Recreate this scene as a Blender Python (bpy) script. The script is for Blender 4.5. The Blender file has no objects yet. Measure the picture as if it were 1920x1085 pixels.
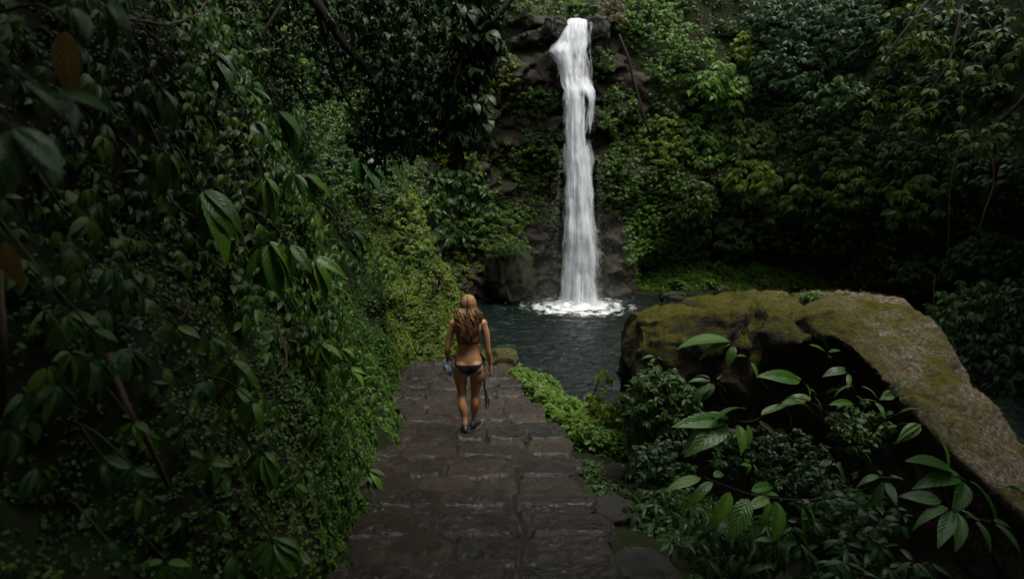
import bpy, math, random
import numpy as np

# ------------------------------------------------------------------ camera, sky, sun, exposure
SC = bpy.context.scene
COL = SC.collection
F, PITCH, CZ = 1280.0, math.atan(182.5 / 1280.0), 4.2
CP, SP = math.cos(PITCH), math.sin(PITCH)

cam_data = bpy.data.cameras.new("camera")
cam_data.sensor_width, cam_data.lens = 36.0, 24.0
cam_data.clip_start, cam_data.clip_end = 0.05, 600.0
cam_data.dof.use_dof = True
cam_data.dof.focus_distance = 9.0
cam_data.dof.aperture_fstop = 2.0
cam = bpy.data.objects.new("camera", cam_data)
COL.objects.link(cam)
cam.location = (0, 0, CZ)
cam.rotation_euler = (math.radians(90) - PITCH, 0, 0)
SC.camera = cam

SUN_ELEV, SUN_AZ = math.radians(72), math.radians(122)     # azimuth clockwise from +Y: nearly overhead, from the right and slightly behind
world = bpy.data.worlds.new("World")
SC.world = world
world.use_nodes = True
wn = world.node_tree.nodes
bg = wn["Background"]
sky = wn.new("ShaderNodeTexSky")
sky.sky_type = 'NISHITA'
sky.sun_disc = False
sky.sun_elevation = SUN_ELEV
sky.sun_rotation = SUN_AZ
sky.air_density, sky.dust_density, sky.ozone_density = 1.0, 4.0, 0.6
grey = wn.new("ShaderNodeHueSaturation")                      # overcast: the blue mostly greyed out
grey.inputs["Saturation"].default_value = 0.06
world.node_tree.links.new(sky.outputs[0], grey.inputs["Color"])
world.node_tree.links.new(grey.outputs[0], bg.inputs[0])
bg.inputs[1].default_value = 0.15
sun_l = bpy.data.lights.new("sun", 'SUN')
sun_l.energy, sun_l.angle, sun_l.color = 1.5, math.radians(28), (1.0, 0.93, 0.78)
sun = bpy.data.objects.new("sun", sun_l)
COL.objects.link(sun)
sun.location = (6, 10, 30)
sun.rotation_euler = (math.radians(90) - SUN_ELEV, 0, math.pi - SUN_AZ)

SC.render.engine = 'CYCLES'
SC.cycles.max_bounces = 6
SC.cycles.diffuse_bounces = 3
SC.cycles.glossy_bounces = 2
SC.cycles.transmission_bounces = 3
SC.cycles.transparent_max_bounces = 12
SC.cycles.volume_bounces = 0
SC.cycles.use_denoising = True
SC.cycles.sample_clamp_indirect = 4.0
SC.view_settings.view_transform = 'Standard'
SC.view_settings.look = 'None'
SC.view_settings.exposure = 0.74
SC.view_settings.gamma = 1.0

# ------------------------------------------------------------------ numeric helpers
R = np.random.default_rng(11)
A_ = np.array

def nrm(v):
    v = np.asarray(v, float)
    return v / np.maximum(np.linalg.norm(v, axis=-1, keepdims=True), 1e-9)

def ray(px, py):
    u, v = (px - 960.0) / F, (542.5 - py) / F
    return A_([u, CP + v * SP, -SP + v * CP])

def at(px, py, Y):
    d = ray(px, py)
    return d * (Y / d[1]) + A_([0, 0, CZ])

def project(P):
    P = np.asarray(P, float)
    x, y, z = P[..., 0], P[..., 1], P[..., 2] - CZ
    w = np.maximum(y * CP - z * SP, 1e-3)
    return 960 + F * x / w, 542.5 - F * (y * SP + z * CP) / w

def h3(i, j, k, seed=0):
    n = (i.astype(np.int64) * 374761393 + j.astype(np.int64) * 668265263 + k.astype(np.int64) * 2147483647 + seed * 144665) & 0xffffffff
    n = ((n ^ (n >> 13)) * 1274126177) & 0xffffffff
    n = ((n ^ (n >> 16)) * 2246822519) & 0xffffffff
    return ((n ^ (n >> 15)) & 0xffffff) / float(0xffffff)

def vnoise(P, seed=0):
    P = np.asarray(P, float)
    i = np.floor(P).astype(np.int64)
    f = P - i
    f = f * f * (3 - 2 * f)
    o = 0
    for a in (0, 1):
        for b in (0, 1):
            for c in (0, 1):
                wgt = (f[..., 0] if a else 1 - f[..., 0]) * (f[..., 1] if b else 1 - f[..., 1]) * (f[..., 2] if c else 1 - f[..., 2])
                o = o + wgt * h3(i[..., 0] + a, i[..., 1] + b, i[..., 2] + c, seed)
    return o

def fbm(P, octv=4, seed=0, gain=0.5):
    P = np.asarray(P, float)
    s, a, t = 0, 1.0, 0
    for o in range(octv):
        s = s + a * (vnoise(P * 2 ** o + 17.3 * o, seed + o) - 0.5)
        t += a
        a *= gain
    return 2 * s / t

def worley(P, seed=0):
    """cell value and edge distance of a jittered grid: blocky rock"""
    P = np.asarray(P, float)
    i = np.floor(P).astype(np.int64)
    best = np.full(P.shape[:-1], 9.0)
    sec = best.copy()
    val = np.zeros(P.shape[:-1])
    for a in (-1, 0, 1):
        for b in (-1, 0, 1):
            for c in (-1, 0, 1):
                I, J, K = i[..., 0] + a, i[..., 1] + b, i[..., 2] + c
                q = np.stack([I + h3(I, J, K, seed + 1), J + h3(I, J, K, seed + 2), K + h3(I, J, K, seed + 3)], -1)
                d = np.linalg.norm(P - q, axis=-1)
                m = d < best
                sec = np.where(m, best, np.minimum(sec, d))
                val = np.where(m, h3(I, J, K, seed + 4), val)
                best = np.where(m, d, best)
    return val, sec - best

def smooth(x, a, b):
    t = np.clip((x - a) / (b - a), 0, 1)
    return t * t * (3 - 2 * t)

def catmull(pts, n):
    pts = np.asarray(pts, float)
    out = []
    m = len(pts)
    for k in range(m - 1):
        p0, p1, p2, p3 = pts[max(k - 1, 0)], pts[k], pts[k + 1], pts[min(k + 2, m - 1)]
        for t in np.arange(n) / n:
            out.append(0.5 * (2 * p1 + (p2 - p0) * t + (2 * p0 - 5 * p1 + 4 * p2 - p3) * t * t + (3 * p1 - p0 - 3 * p2 + p3) * t ** 3))
    out.append(pts[-1])
    return A_(out)

# ------------------------------------------------------------------ object helpers
def mk(name, V, faces, mat, parent=None, uv=None, smooth_=True, midx=None):
    """one mesh object; faces: array (M,k) or list of such arrays; uv: one per vertex"""
    if isinstance(faces, np.ndarray):
        faces = [faces]
    faces = [np.asarray(f, np.int64) for f in faces if len(f)]
    me = bpy.data.meshes.new(name)
    V = np.ascontiguousarray(V, np.float32)
    me.vertices.add(len(V))
    me.vertices.foreach_set("co", V.ravel())
    loops = np.concatenate([f.ravel() for f in faces])
    sizes = np.concatenate([np.full(len(f), f.shape[1]) for f in faces])
    starts = np.concatenate([[0], np.cumsum(sizes)[:-1]])
    me.loops.add(len(loops))
    me.loops.foreach_set("vertex_index", loops.astype(np.int32))
    me.polygons.add(len(sizes))
    me.polygons.foreach_set("loop_start", starts.astype(np.int32))
    me.polygons.foreach_set("loop_total", sizes.astype(np.int32))
    me.polygons.foreach_set("use_smooth", np.full(len(sizes), smooth_))
    for m in (mat if isinstance(mat, (list, tuple)) else [mat]):
        me.materials.append(m)
    if midx is not None:
        me.polygons.foreach_set("material_index", np.asarray(midx, np.int32))
    if uv is not None:
        l = me.uv_layers.new(name="UVMap")
        l.data.foreach_set("uv", np.ascontiguousarray(uv[loops], np.float32).ravel())
    me.update()
    me.validate()
    o = bpy.data.objects.new(name, me)
    COL.objects.link(o)
    if parent is not None:
        o.parent = parent
        o.matrix_parent_inverse = parent.matrix_world.inverted()
    return o

def tag(o, label=None, cat=None, group=None, kind=None):
    for k, v in (("label", label), ("category", cat), ("group", group), ("kind", kind)):
        if v:
            o[k] = v
    return o

def thing(name, loc, label, cat, group=None):
    o = bpy.data.objects.new(name, None)
    o.empty_display_size = 0.1
    COL.objects.link(o)
    o.location = tuple(float(x) for x in loc)
    bpy.context.view_layer.update()
    return tag(o, label, cat, group)

def grid_faces(nu, nv, off=0, wrap=False):
    a = np.arange(nu * nv).reshape(nu, nv) + off
    if wrap:
        a = np.vstack([a, a[:1]])
    return np.stack([a[:-1, :-1], a[1:, :-1], a[1:, 1:], a[:-1, 1:]], -1).reshape(-1, 4)

class MB:
    """collects pieces that end up as ONE mesh object"""
    def __init__(s):
        s.V, s.Fq, s.Ft, s.U, s.n = [], [], [], [], 0
    def add(s, V, quads=None, tris=None, uv=None):
        V = np.asarray(V, float).reshape(-1, 3)
        s.V.append(V)
        s.U.append(np.zeros((len(V), 2)) if uv is None else uv)
        if quads is not None and len(quads): s.Fq.append(np.asarray(quads) + s.n)
        if tris is not None and len(tris): s.Ft.append(np.asarray(tris) + s.n)
        s.n += len(V)
    def tube(s, pts, rad, sides=6, flat=1.0):
        pts = np.asarray(pts, float)
        n = len(pts)
        rad = np.broadcast_to(np.asarray(rad, float), (n,))
        t = nrm(np.gradient(pts, axis=0))
        ref = A_([0.31, 0.2, 0.93]) if abs(t[0][2]) < 0.9 else A_([1.0, 0.1, 0])
        a = nrm(np.cross(t, ref))
        b = np.cross(t, a)
        ang = np.arange(sides) / sides * 2 * np.pi
        V = pts[:, None] + rad[:, None, None] * (a[:, None] * np.cos(ang)[None, :, None] + flat * b[:, None] * np.sin(ang)[None, :, None])
        V = np.concatenate([V.reshape(-1, 3), pts[:1], pts[-1:]])
        q, tr = [], []
        for k in range(sides):
            k2 = (k + 1) % sides
            i = np.arange(n - 1) * sides
            q.append(np.stack([i + k, i + k2, i + sides + k2, i + sides + k], -1))
            tr += [[n * sides, k2, k], [n * sides + 1, (n - 1) * sides + k, (n - 1) * sides + k2]]
        s.add(V, np.concatenate(q), tr)
    def loft(s, rings, sides=20, sup=1.0):
        """rings: (centre, rx, ry) along a path; rx runs along the world X as far as it can"""
        c = A_([r[0] for r in rings], float)
        t = nrm(np.gradient(c, axis=0))
        X = A_([1.0, 0, 0])
        a = nrm(X - (t @ X)[:, None] * t)
        b = np.cross(t, a)
        ang = np.arange(sides) / sides * 2 * np.pi
        cs, sn = np.cos(ang), np.sin(ang)
        rx, ry = A_([r[1] for r in rings]), A_([r[2] for r in rings])
        V = c[:, None] + a[:, None] * (rx[:, None] * cs)[..., None] + b[:, None] * (ry[:, None] * sn)[..., None]
        n = len(rings)
        V = np.concatenate([V.reshape(-1, 3), c[:1], c[-1:]])
        q, tr = [], []
        for k in range(sides):
            k2 = (k + 1) % sides
            i = np.arange(n - 1) * sides
            q.append(np.stack([i + k, i + k2, i + sides + k2, i + sides + k], -1))
            tr += [[n * sides, k2, k], [n * sides + 1, (n - 1) * sides + k, (n - 1) * sides + k2]]
        s.add(V, np.concatenate(q), tr)
    def ball(s, c, r, n=14):
        c, r = A_(c, float), np.broadcast_to(A_(r, float), (3,))
        th = np.linspace(0.02, np.pi - 0.02, n)
        rings = [(c + A_([0, 0, -r[2] * math.cos(t)]), r[0] * math.sin(t), r[1] * math.sin(t)) for t in th]
        s.loft(rings, n + 4)
    def build(s, name, mat, parent=None, smooth_=True, uv=False):
        if s.n == 0: return None
        fs = ([np.concatenate(s.Fq)] if s.Fq else []) + ([np.concatenate([np.asarray(t).reshape(-1, 3) for t in s.Ft])] if s.Ft else [])
        return mk(name, np.concatenate(s.V), fs, mat, parent, np.concatenate(s.U) if uv else None, smooth_)

# ------------------------------------------------------------------ leaves: real little meshes, merged
def leaf_template(nl, nw, width, bend=0.25, fold=0.25, quilt=0.0, peak=0.42):
    """blade from (0,0,0) to about (0,1,0); x across, z = upper side"""
    v = np.linspace(0, 1, nl + 1)
    u = np.linspace(-1, 1, nw + 1)
    k = peak / (1 - peak)
    prof = (np.maximum(v, 1e-6) ** (k * 0.95)) * ((1 - v) ** 1.12) * (1 + .25 * np.exp(-((v - .93) / .06) ** 2))
    prof = prof / prof.max() * width / 2
    prof[0] = 0.02 * width
    prof[-1] = 0.0
    UU, VV = np.meshgrid(u, v, indexing='ij')
    W = np.broadcast_to(prof, UU.shape)
    x = UU * W
    y = VV - bend * 0.25 * VV ** 3
    z = -bend * VV ** 2 + fold * np.abs(x) - 0.9 * fold * (x ** 2) / max(width, .01)
    if quilt:
        z = z + quilt * np.sin((VV - np.abs(UU) * 0.16) * 2 * np.pi * 8) * (1 - np.abs(UU)) * np.minimum(1, np.abs(UU) * 6) * W * 2
    V = np.stack([x, y, z], -1).reshape(-1, 3)
    uv = np.stack([UU * 0.5 + 0.5, VV], -1).reshape(-1, 2)
    return V, grid_faces(nw + 1, nl + 1)[:, ::-1], uv

T_BIG = [leaf_template(12, 8, w, b, f, 0.05) for w, b, f in ((.33, .25, .35), (.37, .4, .3), (.29, .55, .4))]
T_MID = [leaf_template(4, 2, w, b, f) for w, b, f in ((.42, .3, .4), (.5, .5, .3), (.36, .2, .5))]
T_TINY = [leaf_template(2, 1, w, b, 0, 0, .5) for w, b in ((.62, .3), (.8, .5))]
T_SMALL = [leaf_template(2, 2, w, b, f, 0, .5) for w, b, f in ((.6, .3, .4), (.75, .4, .3))]
T_ROUND = [leaf_template(3, 2, w, b, f, 0, .45) for w, b, f in ((.8, .3, .35), (.9, .5, .3))]
T_FAN = [leaf_template(6, 4, w, b, f) for w, b, f in ((.25, .4, .4), (.30, .6, .4), (.22, .3, .5))]
T_LONG = [leaf_template(5, 2, w, b, f) for w, b, f in ((.2, .5, .5), (.26, .8, .4))]
T_BLADE = [leaf_template(3, 1, w, b, 0, 0, .3) for w, b in ((.1, .5), (.14, .3))]

def leaves(name, tmpls, P, D, N, L, mat, parent=None, W=None):
    P, D, N = np.asarray(P, float), nrm(D), np.asarray(N, float)
    M = len(P)
    if M == 0:
        return None
    L = np.broadcast_to(np.asarray(L, float), (M,))
    W = np.ones(M) if W is None else np.broadcast_to(W, (M,))
    X = np.cross(D, N)
    bad = np.linalg.norm(X, axis=1) < 1e-3
    X[bad] = np.cross(D[bad], A_([1, .3, .2]))
    X = nrm(X)
    N = np.cross(X, D)
    ch = R.integers(0, len(tmpls), M)
    Vs, Fs, Us, off = [], [], [], 0
    for ti, (tv, tf, tu) in enumerate(tmpls):
        m = ch == ti
        k = int(m.sum())
        if not k: continue
        V = P[m][:, None] + L[m][:, None, None] * (X[m][:, None] * (tv[:, 0] * W[m][:, None])[..., None] + D[m][:, None] * tv[None, :, 1:2] + N[m][:, None] * tv[None, :, 2:3])
        Vs.append(V.reshape(-1, 3))
        Fs.append((tf[None] + (np.arange(k) * len(tv))[:, None, None]).reshape(-1, tf.shape[1]) + off)
        Us.append(np.tile(tu, (k, 1)))
        off += k * len(tv)
    by = {}
    for f in Fs:
        by.setdefault(f.shape[1], []).append(f)
    return mk(name, np.concatenate(Vs), [np.concatenate(v) for v in by.values()], mat, parent, np.concatenate(Us))

def palm(P, Nn, k, L, droop=0.6, out=0.5, jit=0.25, lmin=0.7):
    """k leaves fanned round each point P with surface normal Nn: positions, directions, normals, lengths"""
    M = len(P)
    Nn = nrm(Nn)
    up = np.broadcast_to(A_([0, 0, 1.0]), Nn.shape)
    e1 = nrm(np.cross(up, Nn) + 1e-6)
    e2 = np.cross(Nn, e1)
    ph = R.uniform(-.4, .4, (M, 1)) - np.pi / 2
    a = ph + (np.arange(k)[None] - (k - 1) / 2) / max(k, 1) * (2 * np.pi * 0.72) + R.normal(0, jit * .5, (M, k))
    D = np.cos(a)[..., None] * e1[:, None] + np.sin(a)[..., None] * e2[:, None] + out * Nn[:, None] + A_([0, 0, -droop])
    D = nrm(D + R.normal(0, jit, D.shape) * .5)
    NN = nrm(Nn[:, None] * 0.9 + A_([0, 0, .8]) + R.normal(0, jit, D.shape))
    LL = np.broadcast_to(np.asarray(L, float).reshape(-1, 1), (M, k)) * R.uniform(lmin, 1.15, (M, k))
    PP = np.repeat(P[:, None], k, 1) + D * LL[..., None] * 0.08
    return PP.reshape(-1, 3), D.reshape(-1, 3), NN.reshape(-1, 3), LL.ravel()

# ------------------------------------------------------------------ materials
def new_mat(name):
    m = bpy.data.materials.new(name)
    m.use_nodes = True
    nt = m.node_tree
    return m, nt, nt.nodes["Principled BSDF"], nt.nodes["Material Output"]

def N_(nt, t, **kw):
    n = nt.nodes.new(t)
    for k, v in kw.items():
        if k in n.inputs: n.inputs[k].default_value = v
        else: setattr(n, k, v)
    return n

def ramp(nt, fac, stops):
    r = nt.nodes.new("ShaderNodeValToRGB")
    e = r.color_ramp.elements
    while len(e) < len(stops): e.new(0.5)
    for el, (p, c) in zip(e, stops):
        el.position, el.color = p, (*c, 1) if len(c) == 3 else c
    nt.links.new(fac, r.inputs[0])
    return r

def mixc(nt, fac, a, b):
    m = nt.nodes.new("ShaderNodeMix")
    m.data_type = 'RGBA'
    for sock, v in ((m.inputs[0], fac), (m.inputs[6], a), (m.inputs[7], b)):
        if hasattr(v, "is_linked") or hasattr(v, "links"): nt.links.new(v, sock)
        elif isinstance(v, (int, float)): sock.default_value = v
        else: sock.default_value = (*v, 1)
    return m.outputs[2]

def math_(nt, op, a, b=None, clamp=False):
    m = nt.nodes.new("ShaderNodeMath")
    m.operation, m.use_clamp = op, clamp
    for i, v in enumerate((a, b)):
        if v is None: continue
        if isinstance(v, (int, float)): m.inputs[i].default_value = v
        else: nt.links.new(v, m.inputs[i])
    return m.outputs[0]

def noise_(nt, scale, detail=4.0, rough=0.55, vec=None, dist=0.0):
    n = N_(nt, "ShaderNodeTexNoise")
    n.inputs["Scale"].default_value, n.inputs["Detail"].default_value = scale, detail
    n.inputs["Roughness"].default_value, n.inputs["Distortion"].default_value = rough, dist
    if vec is None:
        vec = N_(nt, "ShaderNodeTexCoord").outputs["Object"]
    nt.links.new(vec, n.inputs["Vector"])
    return n.outputs["Fac"]

def bump(nt, bsdf, h, strength, dist=0.02):
    b = N_(nt, "ShaderNodeBump")
    b.inputs["Strength"].default_value, b.inputs["Distance"].default_value = strength, dist
    nt.links.new(h, b.inputs["Height"])
    nt.links.new(b.outputs[0], bsdf.inputs["Normal"])
    return b

def world_pos(nt):
    return N_(nt, "ShaderNodeNewGeometry").outputs["Position"]

def mat_leaf(name, cols, rough=0.38, vein=0.0, trans=0.28, spec=0.2, big=1.3):
    m, nt, p, out = new_mat(name)
    geo = N_(nt, "ShaderNodeNewGeometry")
    nz = noise_(nt, big, 3, .6, geo.outputs["Position"])
    f = math_(nt, 'ADD', math_(nt, 'MULTIPLY', geo.outputs["Random Per Island"], 0.62), math_(nt, 'MULTIPLY', math_(nt, 'SUBTRACT', nz, 0.25), 0.76), True)
    st = [(i / (len(cols) - 1), c) for i, c in enumerate(cols)]
    col = ramp(nt, f, st).outputs[0]
    if vein:
        uv = N_(nt, "ShaderNodeUVMap").outputs[0]
        s = N_(nt, "ShaderNodeSeparateXYZ")
        nt.links.new(uv, s.inputs[0])
        au = math_(nt, 'ABSOLUTE', math_(nt, 'SUBTRACT', s.outputs[0], 0.5))
        ph = math_(nt, 'SUBTRACT', math_(nt, 'MULTIPLY', s.outputs[1], 9.0), math_(nt, 'MULTIPLY', au, 4.6))
        tri = math_(nt, 'ABSOLUTE', math_(nt, 'SUBTRACT', math_(nt, 'FRACT', ph), 0.5))       # 0.5 at a vein
        v2 = math_(nt, 'MULTIPLY', math_(nt, 'SUBTRACT', tri, 0.40), 10.0, True)
        mid = math_(nt, 'SUBTRACT', 1.0, math_(nt, 'MULTIPLY', au, 22.0), True)
        vv = math_(nt, 'MAXIMUM', v2, mid, True)
        col = mixc(nt, math_(nt, 'MULTIPLY', vv, vein), col, (0.16, 0.26, 0.07))
        sp = math_(nt, 'MULTIPLY', math_(nt, 'SUBTRACT', noise_(nt, 21, 3, .6, geo.outputs["Position"]), .66), 14.0, True)
        col = mixc(nt, math_(nt, 'MULTIPLY', sp, .8), col, (.07, .05, .012))
        blot = noise_(nt, 38, 3, .6, geo.outputs["Position"])
        hgt = math_(nt, 'ADD', math_(nt, 'SUBTRACT', 1.0, tri), math_(nt, 'MULTIPLY', blot, .35))
        bump(nt, p, hgt, 0.45, 0.008)
    nt.links.new(col, p.inputs["Base Color"])
    p.inputs["Roughness"].default_value = rough
    p.inputs["Specular IOR Level"].default_value = spec
    tr = N_(nt, "ShaderNodeBsdfTranslucent")
    hs = N_(nt, "ShaderNodeHueSaturation")
    hs.inputs["Value"].default_value = 1.5
    hs.inputs["Hue"].default_value = 0.48
    nt.links.new(col, hs.inputs["Color"])
    nt.links.new(hs.outputs[0], tr.inputs[0])
    mx = N_(nt, "ShaderNodeMixShader")
    mx.inputs[0].default_value = trans
    nt.links.new(p.outputs[0], mx.inputs[1])
    nt.links.new(tr.outputs[0], mx.inputs[2])
    nt.links.new(mx.outputs[0], out.inputs[0])
    return m

def mat_plain(name, c1, c2, scale=20, rough=0.5, bs=0.3, bd=0.01, spec=0.5):
    m, nt, p, out = new_mat(name)
    pos = world_pos(nt)
    n = noise_(nt, scale, 5, .6, pos)
    nt.links.new(mixc(nt, n, c1, c2), p.inputs["Base Color"])
    p.inputs["Roughness"].default_value = rough
    p.inputs["Specular IOR Level"].default_value = spec
    bump(nt, p, noise_(nt, scale * 2.5, 5, .65, pos), bs, bd)
    return m

def mat_rock(name, dark, light, moss, moss_lo, moss_hi, rough=(0.3, 0.6), scale=1.0, moss_up=0.5, bs=0.7, spec=.35):
    """wet stone with moss wherever noise and the upward slope let it grow"""
    m, nt, p, out = new_mat(name)
    geo = N_(nt, "ShaderNodeNewGeometry")
    pos = geo.outputs["Position"]
    big = noise_(nt, 1.1 * scale, 6, .62, pos, .4)
    fine = noise_(nt, 14 * scale, 8, .72, pos)
    st = math_(nt, 'ADD', math_(nt, 'MULTIPLY', big, .6), math_(nt, 'MULTIPLY', fine, .5), True)
    stone = ramp(nt, st, [(.28, dark), (.55, [(a + b) / 2 for a, b in zip(dark, light)]), (.8, light)]).outputs[0]
    s = N_(nt, "ShaderNodeSeparateXYZ")
    nt.links.new(geo.outputs["Normal"], s.inputs[0])
    mz = math_(nt, 'ADD', math_(nt, 'MULTIPLY', s.outputs[2], moss_up), noise_(nt, 1.7 * scale, 7, .68, pos, .5))
    fac = N_(nt, "ShaderNodeMapRange")
    fac.inputs[1].default_value, fac.inputs[2].default_value = moss_lo, moss_hi
    nt.links.new(mz, fac.inputs[0])
    mossc = ramp(nt, noise_(nt, 9 * scale, 6, .7, pos), [(.3, [x * .45 for x in moss]), (.55, moss), (.8, [moss[0] * 1.6, moss[1] * 1.35, moss[2] * 1.1])]).outputs[0]
    nt.links.new(mixc(nt, fac.outputs[0], stone, mossc), p.inputs["Base Color"])
    p.inputs["Specular IOR Level"].default_value = spec
    rr = math_(nt, 'ADD', math_(nt, 'MULTIPLY', fine, rough[1] - rough[0]), rough[0])
    rr = math_(nt, 'ADD', rr, math_(nt, 'MULTIPLY', fac.outputs[0], .35), True)
    nt.links.new(rr, p.inputs["Roughness"])
    vor = N_(nt, "ShaderNodeTexVoronoi")
    vor.inputs["Scale"].default_value = 3.2 * scale
    nt.links.new(pos, vor.inputs["Vector"])
    vf = noise_(nt, 46 * scale, 5, .7, pos)
    hh = math_(nt, 'ADD', math_(nt, 'ADD', fine, math_(nt, 'MULTIPLY', big, 1.2)), math_(nt, 'MULTIPLY', vf, .4))
    if name == "wet_cliff_rock": hh = math_(nt, 'ADD', hh, math_(nt, 'MULTIPLY', vor.outputs["Distance"], 2.2))
    bump(nt, p, hh, bs, 0.05)
    return m

# leaf colours (albedo, one darkened to paint shade)
G_DEEP = mat_leaf("leaf_deep_green", [(.012, .030, .006), (.024, .060, .009), (.042, .090, .012)], .38)
G_MID = mat_leaf("leaf_mid_green", [(.020, .045, .007), (.042, .092, .010), (.078, .140, .016)], .38)
G_BRIGHT = mat_leaf("leaf_bright_green", [(.030, .070, .010), (.060, .135, .018), (.11, .20, .03)], .42, trans=.3)
G_YELLOW = mat_leaf("leaf_yellow_green", [(.034, .062, .006), (.085, .132, .011), (.15, .195, .018)], .5, trans=.3)
G_OLIVE = mat_leaf("leaf_olive", [(.020, .042, .008), (.046, .084, .014), (.088, .130, .026)], .5)
G_BLUE = mat_leaf("leaf_blue_green", [(.011, .034, .011), (.022, .064, .020), (.040, .098, .032)], .4)
G_BROWN = mat_leaf("leaf_russet", [(.05, .04, .012), (.11, .08, .025), (.09, .11, .03)], .6)
G_VEIN = mat_leaf("leaf_quilted", [(.018, .054, .007), (.038, .104, .010), (.076, .155, .015)], .30, vein=.16, trans=.2, spec=.3)
G_VEIN_DARK = mat_leaf("leaf_quilted_dark", [(.010, .034, .007), (.018, .060, .011), (.032, .090, .016)], .30, vein=.14, trans=.2, spec=.3)
G_PAINTED_SHADE = mat_leaf("leaf_painted_shade", [(.006, .020, .004), (.011, .034, .006), (.020, .056, .010)], .4, trans=.15)  # darkest leaf green: deep shade is put into the colour
G_DRY = mat_leaf("leaf_dry", [(.05, .028, .007), (.09, .055, .012), (.07, .07, .012)], .55, vein=.2)
BARK = mat_plain("bark", (.008, .006, .004), (.024, .018, .012), 14, .7, .6, .02, .2)
STEM = mat_plain("green_stem", (.015, .024, .008), (.03, .038, .014), 30, .65, .1, .003, .2)
ROOT = mat_plain("root_skin", (.03, .018, .009), (.07, .045, .024), 25, .7, .3, .005, .2)
SOIL_ROCK = mat_rock("wet_soil_rock", (.006, .005, .004), (.022, .018, .014), (.014, .024, .005), .40, .62, (.6, .9), 1.2, .25, .7, .16)
CLIFF_ROCK = mat_rock("wet_cliff_rock", (.007, .0055, .004), (.050, .038, .027), (.024, .034, .007), .62, .86, (.3, .65), .9, .3, 1.0, .22)
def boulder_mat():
    m = mat_rock("mossy_boulder_pale_lit_slope", (.012, .010, .007), (.085, .070, .050), (.072, .070, .008), .55, .78, (.5, .8), 1.1, .40, 1.0, .2)
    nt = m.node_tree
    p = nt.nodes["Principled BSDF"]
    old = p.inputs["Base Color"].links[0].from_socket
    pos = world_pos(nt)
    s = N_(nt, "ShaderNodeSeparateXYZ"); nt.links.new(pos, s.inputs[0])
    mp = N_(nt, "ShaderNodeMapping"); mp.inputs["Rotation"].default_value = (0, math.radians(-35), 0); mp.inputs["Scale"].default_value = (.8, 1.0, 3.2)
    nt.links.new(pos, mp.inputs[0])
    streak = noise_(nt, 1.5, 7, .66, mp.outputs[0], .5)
    right = N_(nt, "ShaderNodeMapRange"); right.inputs[1].default_value, right.inputs[2].default_value = 2.9, 3.9  # right slope paler: bare tan stone plus light put into the colour
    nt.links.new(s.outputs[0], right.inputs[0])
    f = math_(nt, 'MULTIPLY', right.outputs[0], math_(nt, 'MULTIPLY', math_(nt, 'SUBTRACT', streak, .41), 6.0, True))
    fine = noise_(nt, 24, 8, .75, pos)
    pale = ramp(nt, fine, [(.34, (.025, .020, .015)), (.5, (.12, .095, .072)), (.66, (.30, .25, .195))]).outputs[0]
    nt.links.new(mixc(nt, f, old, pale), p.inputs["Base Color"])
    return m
BOULDER_PALE_LIT = boulder_mat()
BOULDER = mat_rock("mossy_boulder", (.014, .011, .008), (.15, .12, .088), (.055, .056, .007), .60, .82, (.5, .75), 1.1, .42, .9)
DARK_ROCK = mat_rock("dark_wet_rock", (.010, .009, .008), (.045, .040, .036), (.030, .045, .010), .85, 1.15, (.25, .5), 2.0, .4, .8)

# ------------------------------------------------------------------ the gorge: path line, ground sheet, rock walls
YS_P = A_([-8, 0, 4.23, 8.0, 12.8, 14.5, 18])
ZP = CZ - A_([1.2, 2.12, 2.55, 2.93, 3.35, 3.5, 3.6])
def zp(y): return np.interp(y, YS_P, ZP)
XL_Y, XL_X = A_([-8, 0, 4.5, 8, 11, 12.3, 13.3]), A_([-1.0, -1.1, -1.32, -1.62, -2.05, -2.25, -2.2])
XR_Y, XR_X = A_([-8, 0, 4.5, 6.2, 7.2, 8.8, 10.5, 13, 14]), A_([.9, .8, .72, .66, .68, .40, .14, -.25, -.5])
def xl(y): return np.interp(y, XL_Y, XL_X)
def xr(y): return np.interp(y, XR_Y, XR_X)
CR = catmull([(-1.6, 16.5), (-.75, 14.9), (-.12, 13.7), (.48, 12.1), (1.02, 10.9), (1.6, 10.1), (3.0, 9.8), (6, 9.6), (10, 9.3), (15, 9)], 8)

def shore_d(x, y):
    """signed distance to the near shore line: positive on land"""
    P = np.stack([x, y], -1)
    d = np.full(x.shape, 1e9)
    sg = np.zeros(x.shape)
    for a, b in zip(CR[:-1], CR[1:]):
        ab = b - a
        t = np.clip(((P - a) @ ab) / (ab @ ab), 0, 1)
        q = a + t[..., None] * ab
        dd = np.linalg.norm(P - q, axis=-1)
        cr = ab[0] * (P[..., 1] - a[1]) - ab[1] * (P[..., 0] - a[0])
        m = dd < d
        d = np.where(m, dd, d)
        sg = np.where(m, np.where(cr > 0, -1, 1), sg)
    return d * sg

def ground_z(x, y):
    d = shore_d(x, y)
    land = zp(y) - 0.10 - 0.26 * np.maximum(0, x - xr(y) - .05) - .5 * smooth(x, 2.0, 4.0)
    P = np.stack([x, y, 0 * x], -1)
    land = land + .10 * fbm(P * 1.3, 4, 3) * smooth(np.abs(x + .45), .9, 1.3)
    z = -1.4 + (land + 1.4) * smooth(d, -1.1, 0.12)
    # far right shelf of grass under the overhang
    sh = smooth(y, 26.0, 27.8) * smooth(x, 3.6, 5.0)
    shz = -.25 + .32 * np.maximum(0, y - 27.2) + .12 * fbm(P * .8, 3, 5)
    z = np.where(y > 20, -1.4 + (shz + 1.4) * sh, z)
    return z

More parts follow.
